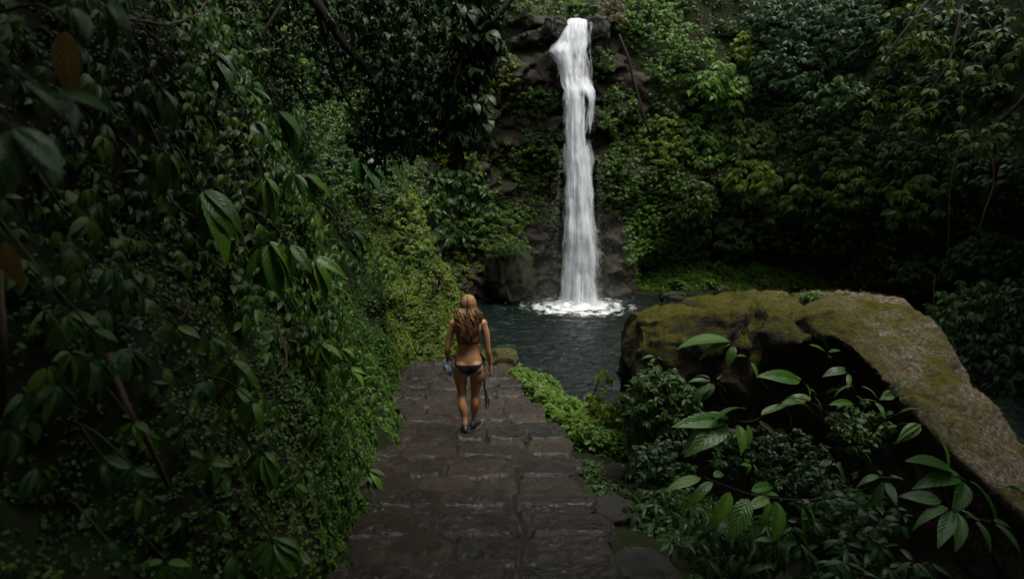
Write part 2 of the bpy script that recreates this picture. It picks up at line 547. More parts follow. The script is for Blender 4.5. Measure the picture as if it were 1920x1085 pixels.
xs = np.concatenate([np.linspace(-60, -4, 18)[:-1], np.arange(-4, 7, .09), np.linspace(7, 16, 40)[:-1], np.linspace(16, 60, 14)])
ys = np.concatenate([np.linspace(-50, -2, 14)[:-1], np.arange(-2, 16, .09), np.linspace(16, 32, 70)[:-1], np.linspace(32, 90, 16)])
GX, GY = np.meshgrid(xs, ys, indexing='ij')
GZ = ground_z(GX, GY)
GROUND_MAT = mat_rock("ground_earth", (.006, .005, .004), (.022, .017, .012), (.014, .022, .005), .62, .9, (.6, .9), 1.5, .3, .8, .16)
tag(mk("ground", np.stack([GX, GY, GZ], -1).reshape(-1, 3), grid_faces(len(xs), len(ys)), GROUND_MAT), kind="structure")

# one continuous wall line, walked clockwise: left bank, nose, rear cliff, right wall, unseen light-blocking hill behind
HS = A_([-1.5, 0, 1, 2.5, 5, 8, 11, 14, 22])
BANK = [-.4, -.3, -.12, .28, 1.35, 2.5, 3.4, 4.6, 9]
NOSE = [-.5, -.3, .0, .62, 1.65, 2.6, 3.4, 4.6, 9]
LCLF = [-.1, 0, .1, .4, .8, 1.2, 1.7, 3, 9]
RECS = [.1, 0, 0, .1, .2, .4, 1.3, 5.5, 16]
RROK = [0, 0, .1, .15, .3, .6, 1.1, 3.2, 10]
OVER = [1.6, 1.4, 1.2, .2, -1.0, -.9, -.3, 1.2, 6]
HILL = [-.4, 0, .5, 1.2, 2.5, 4, 5.5, 7.5, 13]
WP = [(-1.6, -7, HILL, 0), (-1.1, -4, BANK, 0), (-1.15, 0, BANK, 0), (-1.30, 4.3, BANK, 0), (-1.58, 8, BANK, 0), (-2.08, 11, BANK, 0), (-2.3, 12.4, BANK, 0), (-1.9, 13.3, NOSE, 0),
      (-1.12, 14.15, NOSE, 0), (-.98, 15.4, NOSE, 0), (-1.5, 18, NOSE, 0), (-2.9, 21.5, LCLF, .2), (-2.6, 25.0, LCLF, .6), (-1.2, 26.6, LCLF, 1), (.6, 27.0, LCLF, 1), (1.7, 27.3, RECS, 1),
      (2.5, 27.6, RECS, 1), (3.4, 27.2, RROK, 1), (4.8, 27.6, RROK, .7), (6.6, 29.3, OVER, .1), (9.6, 29.9, OVER, 0), (12.6, 28.0, OVER, 0), (14.4, 24, OVER, 0), (14.8, 19, OVER, 0), (14.3, 14, OVER, 0),
      (13.6, 9, OVER, 0), (12.5, 4, HILL, 0), (10, -2, HILL, 0), (6, -5.5, HILL, 0), (2, -7, HILL, 0), (-1.7, -7.4, HILL, 0)]
ctl = A_([list(w[:2]) + list(w[2]) + [w[3]] for w in WP], float)
dense = catmull(ctl, 60)
seg = np.concatenate([[0], np.cumsum(np.linalg.norm(np.diff(dense[:, :2], axis=0), axis=1))])
def resample(step_fn):
    s, out = 0.0, []
    while s < seg[-1]:
        out.append(s)
        c = [np.interp(s, seg, dense[:, k]) for k in (0, 1, 11)]
        s += step_fn(c)
    return A_(out)
SS = resample(lambda c: .085 if c[2] > .35 or (c[0] < 0 and 1 < c[1] < 17) else .2)
LINE = np.stack([np.interp(SS, seg, dense[:, k]) for k in range(12)], -1)
tt = nrm(np.gradient(LINE[:, :2], axis=0))
kern = np.ones(25) / 25
tt = nrm(np.stack([np.convolve(np.pad(tt[:, i], 12, 'edge'), kern, 'valid') for i in (0, 1)], -1))
OUTN = np.stack([-tt[:, 1], tt[:, 0]], -1)                # points into the hill
ZH = np.concatenate([np.arange(-1.5, 11.2, .10), np.arange(11.2, 22.1, .35)])
OFF = np.stack([np.interp(ZH, HS, row) for row in LINE[:, 2:11]], 0)
WV = np.zeros((len(SS), len(ZH), 3))
WV[..., :2] = LINE[:, None, :2] + OUTN[:, None] * OFF[..., None]
WV[..., 2] = ZH[None]
n3 = np.concatenate([OUTN, np.zeros((len(SS), 1))], 1)[:, None]
rw = np.clip(LINE[:, 11], 0, 1)[:, None]
lump = .55 * fbm(WV * .45, 3, 21) + .22 * fbm(WV * 1.5, 4, 31)
lump = lump * (1 + .9 * (LINE[:, 0] > 4)[:, None] * smooth(ZH, 1, 4)[None])
v1, e1 = worley(WV * A_([.85, .85, 1.25]) + .25 * fbm(WV * 1.2, 2, 8)[..., None], 5)
v2, e2 = worley(WV * A_([2.3, 2.3, 3.1]), 9)
block = (v1 - .5) * .80 + (v2 - .5) * .42 + .10 * smooth(e1, .12, 0) + .06 * smooth(e2, .15, 0) + .05 * fbm(WV * 6, 3, 44)
# ledges of the rear cliff: a nose left of the lip, an undercut shelf and a dark slot below it
lft = smooth(WV[..., 0], 1.9, 1.4) * smooth(WV[..., 0], -1.2, .2)
ledge = -.55 * lft * smooth(WV[..., 2], 7.5, 8.2) * smooth(WV[..., 2], 10.0, 9.3) - .45 * lft * smooth(WV[..., 2], 5.6, 5.9) * smooth(WV[..., 2], 6.6, 6.2) + .5 * lft * smooth(WV[..., 2], 4.4, 4.7) * smooth(WV[..., 2], 5.6, 5.4)
WV = WV + n3 * (lump * (1 - .6 * rw) + block * rw + ledge * rw)[..., None]
WV[..., 2] += (.12 * (v2 - .5) * rw)
d_s, d_h = np.gradient(WV, axis=0), np.gradient(WV, axis=1)
WN = nrm(np.cross(d_h, d_s))
flip = np.sum(WN * np.concatenate([-OUTN, np.zeros((len(SS), 1))], 1)[:, None], -1) < -.3
WN[flip] *= -1
WPX, WPY = project(WV)

def band(i0, i1, name, mat):
    V = WV[i0:i1 + 1]
    f = grid_faces(V.shape[0], V.shape[1])[:, ::-1]
    return tag(mk(name, V.reshape(-1, 3), f, mat), kind="structure")
iA = int(np.argmin(np.linalg.norm(LINE[:, :2] - A_([-2.9, 21.5]), axis=1)))
iB = int(np.argmin(np.linalg.norm(LINE[:, :2] - A_([5.4, 28.0]), axis=1)))
iC = int(np.argmin(np.linalg.norm(LINE[:, :2] - A_([12.5, 4]), axis=1)))
band(0, iA, "hillside", SOIL_ROCK)
band(iA, iB, "cliff", CLIFF_ROCK)
band(iB, iC, "valley_wall", SOIL_ROCK)
band(iC, len(SS) - 1, "hillside", SOIL_ROCK)  # unseen hill behind the camera, added to block light from there

class Surf:
    def __init__(s, i0, i1, zmax=22.0):
        jz = int(np.searchsorted(ZH, zmax))
        s.V, s.N = WV[i0:i1, :jz], WN[i0:i1, :jz]
        a = np.linalg.norm(np.cross(s.V[1:, :-1] - s.V[:-1, :-1], s.V[:-1, 1:] - s.V[:-1, :-1]), axis=-1)
        s.area, s.cdf, s.sh = a.sum(), np.cumsum(a.ravel()) / a.sum(), a.shape
        s.px, s.py = project(s.V)
    def sample(s, n):
        k = np.minimum(np.searchsorted(s.cdf, R.random(n)), len(s.cdf) - 1)
        i, j = np.unravel_index(k, s.sh)
        a, b = R.random(n)[:, None], R.random(n)[:, None]
        P = (s.V[i, j] * (1 - a) + s.V[i + 1, j] * a) * (1 - b) + (s.V[i, j + 1] * (1 - a) + s.V[i + 1, j + 1] * a) * b
        return P, s.N[i, j]
    def pick(s, px, py):
        d = np.hypot(s.px - px, s.py - py)
        m = d < max(d.min() * 1.5, 14)
        Y = np.where(m & (s.V[..., 1] > .5), s.V[..., 1], 1e9)
        k = np.unravel_index(np.argmin(Y), Y.shape)
        return s.V[k], s.N[k]
S_BANK, S_REAR, S_RIGHT = Surf(0, iA), Surf(iA, iB), Surf(iB, iC)
S_FAR = Surf(iA, iC)

# ------------------------------------------------------------------ water of the pool
FALL = A_([2.43, 25.0])
m, nt, p, out = new_mat("pool_water")
pos = world_pos(nt)
p.inputs["Base Color"].default_value = (.004, .009, .007, 1)
p.inputs["Roughness"].default_value = .12
p.inputs["IOR"].default_value = 1.33
sx = N_(nt, "ShaderNodeVectorMath", operation='DISTANCE')
nt.links.new(pos, sx.inputs[0]); sx.inputs[1].default_value = (FALL[0], FALL[1], 0)
w1 = noise_(nt, 5.5, 5, .6, pos, .6)
fm = noise_(nt, 3.2, 8, .68, pos, 1.2)
ff = N_(nt, "ShaderNodeMapRange")
ff.inputs[1].default_value, ff.inputs[2].default_value, ff.inputs[3].default_value, ff.inputs[4].default_value = .6, 3.2, .43, -.26
nt.links.new(sx.outputs["Value"], ff.inputs[0])
rings = math_(nt, 'MULTIPLY', math_(nt, 'SINE', math_(nt, 'ADD', math_(nt, 'MULTIPLY', sx.outputs["Value"], 11.0), math_(nt, 'MULTIPLY', w1, 7.0))), .10)
foam = math_(nt, 'MULTIPLY', math_(nt, 'SUBTRACT', math_(nt, 'ADD', math_(nt, 'ADD', fm, rings), ff.outputs[0]), .60), 4.0, True)
nt.links.new(mixc(nt, foam, (.004, .009, .007), (.75, .78, .78)), p.inputs["Base Color"])
nt.links.new(math_(nt, 'ADD', math_(nt, 'MULTIPLY', foam, .6), .05, True), p.inputs["Roughness"])
bump(nt, p, math_(nt, 'ADD', w1, math_(nt, 'MULTIPLY', noise_(nt, 13, 4, .6, pos), .45)), .9, .08)
WATER = m
wx, wy = np.arange(-6, 15.1, .085), np.arange(7.5, 31, .085)
UX, UY = np.meshgrid(wx, wy, indexing='ij')
rd = np.hypot(UX - FALL[0], UY - FALL[1])
WZ = .065 * fbm(np.stack([UX * 1.4, UY * 2.6, 0 * UX], -1), 4, 61) + .055 * fbm(np.stack([UX * 3.2, UY * 6, 0 * UX], -1), 2, 63)
WZ = WZ + .045 * np.sin(rd * 6.5 + 2 * fbm(np.stack([UX, UY, 0 * UX], -1) * .7, 2, 64)) * np.exp(-rd / 5.0) + .10 * np.exp(-(rd / 1.1) ** 2)
tag(mk("water", np.stack([UX, UY, WZ], -1).reshape(-1, 3), grid_faces(len(wx), len(wy)), WATER), kind="structure")

# ------------------------------------------------------------------ waterfall
wf = thing("waterfall", (FALL[0], FALL[1], 0), "tall white waterfall plunging over dark rock into the pool", "waterfall")
m, nt, p, out = new_mat("falling_water")
uvn = N_(nt, "ShaderNodeUVMap").outputs[0]
def stretched(sx_, sy_, det, seed):
    mp = N_(nt, "ShaderNodeMapping")
    mp.inputs["Scale"].default_value = (sx_, sy_, 1)
    mp.inputs["Location"].default_value = (seed, seed * 1.7, 0)
    nt.links.new(uvn, mp.inputs[0])
    return noise_(nt, 1.0, det, .62, mp.outputs[0], .25)
su = N_(nt, "ShaderNodeSeparateXYZ"); nt.links.new(uvn, su.inputs[0])
st = math_(nt, 'ADD', math_(nt, 'MULTIPLY', stretched(14, 1.6, 3, 3.1), .55), math_(nt, 'MULTIPLY', stretched(7, 3.2, 5, 8.4), .65))
edge = math_(nt, 'MULTIPLY', math_(nt, 'SUBTRACT', .5, math_(nt, 'ABSOLUTE', math_(nt, 'SUBTRACT', su.outputs[0], .5))), 4.2, True)
vc = N_(nt, "ShaderNodeAttribute", attribute_name="thin")
a1 = math_(nt, 'ADD', math_(nt, 'MULTIPLY', math_(nt, 'SUBTRACT', st, .56), 3.8), math_(nt, 'ADD', math_(nt, 'MULTIPLY', edge, 1.5), -.80))
alpha = math_(nt, 'SUBTRACT', a1, vc.outputs["Fac"], True)
di = N_(nt, "ShaderNodeBsdfDiffuse"); di.inputs[0].default_value = (.78, .81, .85, 1)
trl = N_(nt, "ShaderNodeBsdfTranslucent"); trl.inputs[0].default_value = (.80, .84, .88, 1)
mx1 = N_(nt, "ShaderNodeMixShader"); mx1.inputs[0].default_value = .32
nt.links.new(di.outputs[0], mx1.inputs[1]); nt.links.new(trl.outputs[0], mx1.inputs[2])
tp = N_(nt, "ShaderNodeBsdfTransparent")
mx2 = N_(nt, "ShaderNodeMixShader")
nt.links.new(alpha, mx2.inputs[0]); nt.links.new(tp.outputs[0], mx2.inputs[1]); nt.links.new(mx1.outputs[0], mx2.inputs[2])
nt.links.new(mx2.outputs[0], out.inputs[0])
nt.nodes.remove(p)
bb = N_(nt, "ShaderNodeBump"); bb.inputs["Strength"].default_value = .12; bb.inputs["Distance"].default_value = .12
nt.links.new(st, bb.inputs["Height"])
nt.links.new(bb.outputs[0], di.inputs["Normal"])
FALLING = m
# outline in the photo (row, left, right, distance of the sheet)
ROWS = A_([(36, 1066, 1102, 29.2), (39, 1062, 1106, 28.2), (42, 1057, 1109, 27.4), (60, 1046, 1110, 27.1), (80, 1035, 1111, 26.95), (96, 1022, 1111, 26.75), (120, 1038, 1112, 26.6), (147, 1043, 1113, 26.5), (160, 1047, 1116, 26.35),
           (171, 1050, 1123, 26.15), (186, 1052, 1122, 26.0), (206, 1053, 1117, 25.9), (258, 1054, 1109, 25.7), (295, 1055, 1114, 25.55), (332, 1054, 1117, 25.45), (369, 1052, 1119, 25.35), (400, 1051, 1121, 25.3),
           (450, 1044, 1131, 25.2), (500, 1041, 1136, 25.1), (540, 1038, 1137, 25.03), (565, 1035, 1140, 25.0), (582, 1031, 1143, 25.0)])
def fall_sheet(k, dy, shrink, nu=30, nv=150):
    rr = np.linspace(ROWS[0, 0], ROWS[-1, 0], nv)
    lx, rx, yy = (np.interp(rr, ROWS[:, 0], ROWS[:, c]) for c in (1, 2, 3))
    wob = 2.2 * fbm(np.stack([rr * .05, 0 * rr + k * 3, 0 * rr], -1), 3, 70 + k)
    lx, rx = lx + shrink + wob, rx - shrink + 2.0 * fbm(np.stack([rr * .05, 0 * rr + 9 + k, 0 * rr], -1), 3, 80 + k)
    u = np.linspace(0, 1, nu)
    V, T = np.zeros((nu, nv, 3)), np.zeros((nu, nv))
    for i in range(nu):
        px = lx + (rx - lx) * u[i]
        for j in range(nv):
            V[i, j] = at(px[j], rr[j], yy[j] + dy)
        # thin places: rock shows through behind the first cascade and in a streak under the ledge
        nzz = fbm(np.stack([px * .16, rr * .03, 0 * px + k], -1), 3, 77)
        g1 = np.exp(-((px - 1087) / 12) ** 2) * smooth(rr, 75, 115) * smooth(rr, 176, 140) * (.75 + 1.6 * nzz)
        g2 = np.exp(-((px - (1094 + (rr - 200) * .06)) / 8) ** 2) * smooth(rr, 160, 190) * smooth(rr, 300, 205) * (.8 + 1.4 * nzz)
        g3 = .5 * np.exp(-((px - 1102) / 5) ** 2) * smooth(rr, 172, 180) * smooth(rr, 215, 195)
        T[i] = (1.2 * g1 + 1.7 * g2 + .7 * g3) + .40 * smooth(rr, 330, 560)  + (.50 if k == 4 else (.72 - .25 * smooth(rr, 380, 560)) if k == 5 else 0)
    q = np.stack([V[..., 0] * 4, V[..., 2] * 1.1, np.full(V.shape[:2], k * 5.0)], -1)
    V[..., 1] += -.16 * np.sin(np.pi * u)[:, None] + .15 * fbm(q, 3, 90 + k) + .07 * fbm(q * A_([3, .6, 1]), 3, 95 + k)
    uv = np.stack([np.broadcast_to(u[:, None], (nu, nv)), np.broadcast_to((rr / 180)[None], (nu, nv)) + k * .37], -1)
    o = mk("water_sheet", V.reshape(-1, 3), grid_faces(nu, nv), FALLING, wf, uv.reshape(-1, 2))
    at_ = o.data.attributes.new("thin", 'FLOAT', 'POINT')
    at_.data.foreach_set("value", T.ravel().astype(np.float32))
for k, (dy, sh) in enumerate(((.18, 1), (.0, 0), (-.14, 3), (-.26, 8), (.06, -9), (-.05, -16))):
    fall_sheet(k, dy, sh)
WHITE = mat_plain("white_water", (.75, .78, .8), (.86, .88, .9), 6, .7, .4, .05)
# froth heaped where the fall strikes, drops thrown round it
mb = MB()
nr, na = 16, 72
rad = np.linspace(0, 1.28, nr)[:, None]; ang = np.linspace(0, 2 * np.pi, na, endpoint=False)[None]
X = FALL[0] + rad * .86 * np.cos(ang); Y = FALL[1] - .1 + rad * .66 * np.sin(ang)
q = np.stack([X * 3, Y * 3, 0 * X], -1)
Z = (.34 * np.exp(-(rad / .7) ** 2) - .08) * (1 + 0 * ang) + .22 * fbm(q, 4, 101) * smooth(1.3 - rad, 0, .4) + .03
mb.add(np.stack([X, Y, Z], -1).reshape(-1, 3), grid_faces(na, nr, 0, True).reshape(-1, 4) if False else None)
mb.V[-1] = np.stack([X, Y, Z], -1).transpose(1, 0, 2).reshape(-1, 3)
mb.Fq.append(grid_faces(na, nr, 0, True))
mb.build("froth", WHITE, wf)
mb = MB()
OCT = A_([(1, 0, 0), (-1, 0, 0), (0, 1, 0), (0, -1, 0), (0, 0, 1), (0, 0, -1)], float)
OT = A_([(0, 2, 4), (2, 1, 4), (1, 3, 4), (3, 0, 4), (2, 0, 5), (1, 2, 5), (3, 1, 5), (0, 3, 5)])
nd = 2600
a = R.uniform(0, 2 * np.pi, nd); r = np.abs(R.normal(0, .85, nd)) + .15
c = np.stack([FALL[0] + r * np.cos(a), FALL[1] - .1 + .8 * r * np.sin(a), np.abs(R.normal(0, .26, nd)) * np.exp(-r / 2.2) + .02], -1)
nd2 = 900
zz = R.uniform(.2, 5.5, nd2)
c2 = np.stack([FALL[0] + R.choice([-1, 1], nd2) * (R.gamma(1.5, .09, nd2) + .62 + .04 * (5.5 - zz)), FALL[1] + .15 + R.normal(0, .25, nd2), zz], -1)
c = np.concatenate([c, c2])
rr_ = np.concatenate([R.uniform(.004, .013, nd), R.uniform(.002, .005, nd2)])
V = c[:, None] + OCT[None] * rr_[:, None, None] * np.concatenate([np.ones((nd, 3)), np.tile([1, 1, 3.0], (nd2, 1))])[:, None]
tag(mk("spray", V.reshape(-1, 3), (OT[None] + (np.arange(len(c)) * 6)[:, None, None]).reshape(-1, 3), WHITE, wf), kind="stuff")

m, nt, p, out = new_mat("mist")
nt.nodes.remove(p)
pv = N_(nt, "ShaderNodeVolumePrincipled")
pv.inputs["Color"].default_value = (.9, .93, .95, 1)
pv.inputs["Density"].default_value = .008
nt.links.new(pv.outputs[0], out.inputs["Volume"])
for c, r in (((FALL[0], FALL[1] - .1, .7), (1.5, 1.1, 1.1)), ((FALL[0], FALL[1], 1.5), (2.3, 1.5, 2.6)), ((FALL[0], FALL[1] - .1, .3), (2.6, 1.9, .8))):
    mb = MB(); mb.ball(c, r, 20)
    tag(mb.build("mist", m), kind="stuff")

# ------------------------------------------------------------------ stone path going down in shallow steps
m, nt, p, out = new_mat("wet_path_stone")
geo = N_(nt, "ShaderNodeNewGeometry")
pos = geo.outputs["Position"]
n1, n2, n3_ = noise_(nt, 2.2, 5, .6, pos), noise_(nt, 17, 8, .72, pos), noise_(nt, 60, 5, .7, pos)
tone = math_(nt, 'ADD', math_(nt, 'MULTIPLY', geo.outputs["Random Per Island"], .5), math_(nt, 'MULTIPLY', n2, .55), True)
c1 = ramp(nt, tone, [(.2, (.008, .006, .004)), (.5, (.026, .018, .011)), (.85, (.068, .046, .029))]).outputs[0]
sxyz = N_(nt, "ShaderNodeSeparateXYZ"); nt.links.new(pos, sxyz.inputs[0])
mud = math_(nt, 'ADD', math_(nt, 'MULTIPLY', math_(nt, 'SUBTRACT', -.25, sxyz.outputs[0]), .55), math_(nt, 'SUBTRACT', n1, .32), True)
nt.links.new(mixc(nt, math_(nt, 'MULTIPLY', mud, .8), c1, (.022, .012, .006)), p.inputs["Base Color"])
wet = N_(nt, "ShaderNodeMapRange"); wet.inputs[1].default_value, wet.inputs[2].default_value, wet.inputs[3].default_value, wet.inputs[4].default_value = .36, .66, .07, .40
nt.links.new(math_(nt, 'ADD', math_(nt, 'MULTIPLY', n1, .5), math_(nt, 'MULTIPLY', n2, .5)), wet.inputs[0])
nt.links.new(wet.outputs[0], p.inputs["Roughness"])
bump(nt, p, math_(nt, 'ADD', n2, math_(nt, 'MULTIPLY', n3_, .6)), 1.0, .06)
p.inputs["Specular IOR Level"].default_value = .85
p.inputs["Coat Weight"].default_value = .32
p.inputs["Coat Roughness"].default_value = .10
cb = N_(nt, "ShaderNodeBump"); cb.inputs["Strength"].default_value = .6; cb.inputs["Distance"].default_value = .03
nt.links.new(math_(nt, 'ADD', noise_(nt, 24, 3, .55, pos), math_(nt, 'MULTIPLY', noise_(nt, 7, 3, .5, pos), 2.0)), cb.inputs["Height"])
nt.links.new(cb.outputs[0], p.inputs["Coat Normal"])
STONE = m
MORTAR = mat_plain("muddy_mortar", (.008, .005, .003), (.028, .016, .008), 22, .36, .9, .03, .3)

PV, PF, PM, n_off = [], [], [], 0
# bed of mud and mortar
by = np.arange(-3, 14.6, .05)
bxn = 44
t = np.linspace(0, 1, bxn)
BX = xl(by)[:, None] - .25 + (xr(by) - xl(by) + .3)[:, None] * t[None]
BY = np.broadcast_to(by[:, None], BX.shape)
q = np.stack([BX * 5, BY * 5, 0 * BX], -1)
edges = []
y = -3.0
while y < 13.6:
    edges.append(y)
    y += R.uniform(.62, .85)
edges = A_(edges)
def step_z(y):
    k = np.clip(np.searchsorted(edges, y, side='right') - 1, 0, len(edges) - 2)
    a, b = edges[k], edges[k + 1]
    f = (y - a) / (b - a)
    return zp(a) * .9 + zp(b) * .1 + .02 - .012 * f
BZ = step_z(BY) - .026 + .05 * fbm(q, 5, 120) * (1 + .6 * (t[None] < .45)) + .03 * (t[None] < .5) - .10 * smooth(t, .94, 1)[None]
PV.append(np.stack([BX, BY, BZ], -1).reshape(-1, 3)); f = grid_faces(len(by), bxn)[:, ::-1]; PF.append(f); PM.append(np.ones(len(f), int)); n_off += by.size * bxn
# stones, two or three courses to a step
ga, gb = 34, 24
aa, ab = np.meshgrid(np.linspace(-1, 1, ga), np.linspace(-1, 1, gb), indexing='ij')
for a, b in zip(edges[:-1], edges[1:]):
    ncs = 2 if R.random() < .8 else 1
    cuts = np.linspace(a, b, ncs + 1) + np.concatenate([[0], R.uniform(-.06, .06, ncs - 1), [0]])
    for ci, (c0, c1_) in enumerate(zip(cuts[:-1], cuts[1:])):
        ym = (c0 + c1_) / 2
        x0, x1 = xl(ym) - .1, xr(ym) + R.uniform(-.04, .12)
        x = x1
        lip = ci == ncs - 1
        while x > x0 + .1:
            w = R.uniform(.34, .78) if lip else R.uniform(.30, .70)
            xa = max(x - w, x0)
            if x - xa < .14: break
            fx = (x - xl(ym)) / (xr(ym) - xl(ym))
            keep = .72 + .4 * fx
            if R.random() < keep:
                g = R.uniform(.003, .011)
                hx, hy = (x - xa) / 2 - g, (c1_ - c0) / 2 - g
                cx, cy = (x + xa) / 2, ym + R.uniform(-.012, .012)
                sq = 1 - .10 * (np.abs(aa) ** 3) * (np.abs(ab) ** 3) * 2.2
                sx_ = aa * hx * (sq if True else 1)
                sy_ = ab * hy * sq
                skew = R.uniform(-.10, .10)
                X, Y = cx + sx_ + skew * sy_, cy + sy_ + R.uniform(-.06, .06) * sx_
                nq = np.stack([X * 7, Y * 7, 0 * X + cx * 3], -1)
                X = X + .016 * fbm(nq, 2, 130); Y = Y + .016 * fbm(nq + 7, 2, 131)
                e = np.maximum(np.abs(aa), np.abs(ab))
                hgt = (.012 + .024 * min(1, max(0, fx)) + R.uniform(-.010, .014)) + (.014 if lip else 0)
                Z = step_z(np.clip(Y, a + 1e-3, b - 1e-3)) + hgt - .085 * np.maximum(0, (e - .90) / .10) ** 1.8 + .030 * fbm(nq * .6, 3, 133) + .022 * fbm(nq * 2.4, 4, 134, .65) + R.uniform(-.05, .05) * sx_ + R.uniform(-.03, .03) * sy_
                PV.append(np.stack([X, Y, Z], -1).reshape(-1, 3))
                f = grid_faces(ga, gb, n_off); PF.append(f); PM.append(np.zeros(len(f), int)); n_off += ga * gb
            x = xa
tag(mk("path", np.concatenate(PV), np.concatenate(PF), [STONE, MORTAR], midx=np.concatenate(PM)), kind="structure")

# ------------------------------------------------------------------ rocks
def rock(name, c, r, label, mat=DARK_ROCK, seed=0, rz=0.0, group=None, blocky=.35, n=40, box=.72):
    th, ph = np.linspace(.001, np.pi - .001, n), np.linspace(0, 2 * np.pi, 2 * n, endpoint=False)
    PH, TH = np.meshgrid(ph, th, indexing='ij')
    U = np.stack([np.sin(TH) * np.cos(PH), np.sin(TH) * np.sin(PH), np.cos(TH)], -1)
    S = np.sign(U) * np.abs(U) ** box
    S = S / np.maximum(np.linalg.norm(S, axis=-1, keepdims=True), 1e-6) * (1 + .18 * (np.abs(U).max(-1, keepdims=True) < .75))
    v, e = worley(U * 1.6 + seed * 3.1, seed)
    S = S * (1 + blocky * (v - .5) * .6 + .16 * fbm(U * 2.2 + seed, 4, seed) + .05 * fbm(U * 9 + seed, 3, seed + 3))[..., None]
    V = S * A_(r)
    V = np.stack([V[..., 0] * math.cos(rz) - V[..., 1] * math.sin(rz), V[..., 0] * math.sin(rz) + V[..., 1] * math.cos(rz), V[..., 2]], -1) + A_(c)
    o = mk(name, V.reshape(-1, 3), grid_faces(2 * n, n, 0, True)[:, ::-1], mat)
    return tag(o, label, "rock", group)
def on_ground(px, py, Y, lift=0.0):
    q = at(px, py, Y)
    return q
rock("rock", at(930, 690, 12.7) + A_([.02, .35, -.12]), (.42, .55, .42), "pale rounded rock with a mossy top just past the woman's right hand", BOULDER, 3, .3)
rock("rock", at(968, 772, 9.6) + A_([0, 0, -.05]), (.24, .30, .22), "brown mossy stone half sunk in the bright ground cover beside the steps", DARK_ROCK, 5, .2)
rock("rock", at(985, 800, 9.0), (.13, .16, .12), "smallest dark stone tucked at the path edge under the ground cover", DARK_ROCK, 8, 1.0)
rock("rock", at(1085, 862, 7.75) + A_([.04, 0, -.12]), (.34, .30, .30), "round black mossy rock between the steps and the shrub", DARK_ROCK, 9, .5)
rock("rock", at(1135, 900, 6.9) + A_([.10, 0, -.25]), (.42, .42, .36), "low dark rock lying in the shade against the foot of the big boulder", DARK_ROCK, 12, .9)
rock("rock", at(1128, 968, 5.75) + A_([.05, 0, -.16]), (.27, .26, .26), "angular black block with a flat top standing at the right edge of the steps", DARK_ROCK, 15, .35, None, .7)
rock("rock", at(1195, 1075, 4.7) + A_([.05, 0, -.1]), (.26, .26, .22), "wet black rock low beside the nearest steps", DARK_ROCK, 18, .1)
rock("rock", at(1354, 548, 26.2) + A_([0, 0, -.12]), (.32, .3, .36), "grey round rock at the far waterline below the grassy shelf", CLIFF_ROCK, 21, .2)
rock("rock", at(1262, 553, 26.6) + A_([0, 0, -.1]), (.55, .3, .22), "flat reddish brown rock at the far waterline nearer the waterfall", CLIFF_ROCK, 23, .1)
rock("rock", at(955, 500, 25.6) + A_([0, .5, -.3]), (.85, .9, 1.15), "tall moss covered rock hump left of the waterfall's foot", mat_rock("green_moss_rock", (.02, .016, .012), (.06, .05, .04), (.018, .030, .006), .35, .62, (.5, .8), 1.3, .3), 27, .4, None, .5, 40, .95)
rock("rock", at(1000, 560, 25.8) + A_([0, .2, -.15]), (.4, .3, .22), "wet black rock at the waterline just left of the fall", DARK_ROCK, 29, .4)
rock("rock", at(866, 548, 25.9) + A_([0, .2, -.1]), (.45, .35, .55), "grey ridged rock rising from the water beyond the woman's hair", CLIFF_ROCK, 31, .7)

rock("rock", at(1040, 50, 27.3) + A_([0, 0, -.1]), (.40, .5, .42), "dark wet rock at the waterfall's lip on its left side", DARK_ROCK, 41, .4)
rock("rock", at(1122, 50, 27.3) + A_([0, .1, -.1]), (.30, .5, .45), "dark wet rock at the waterfall's lip on its right side", DARK_ROCK, 43, .9)

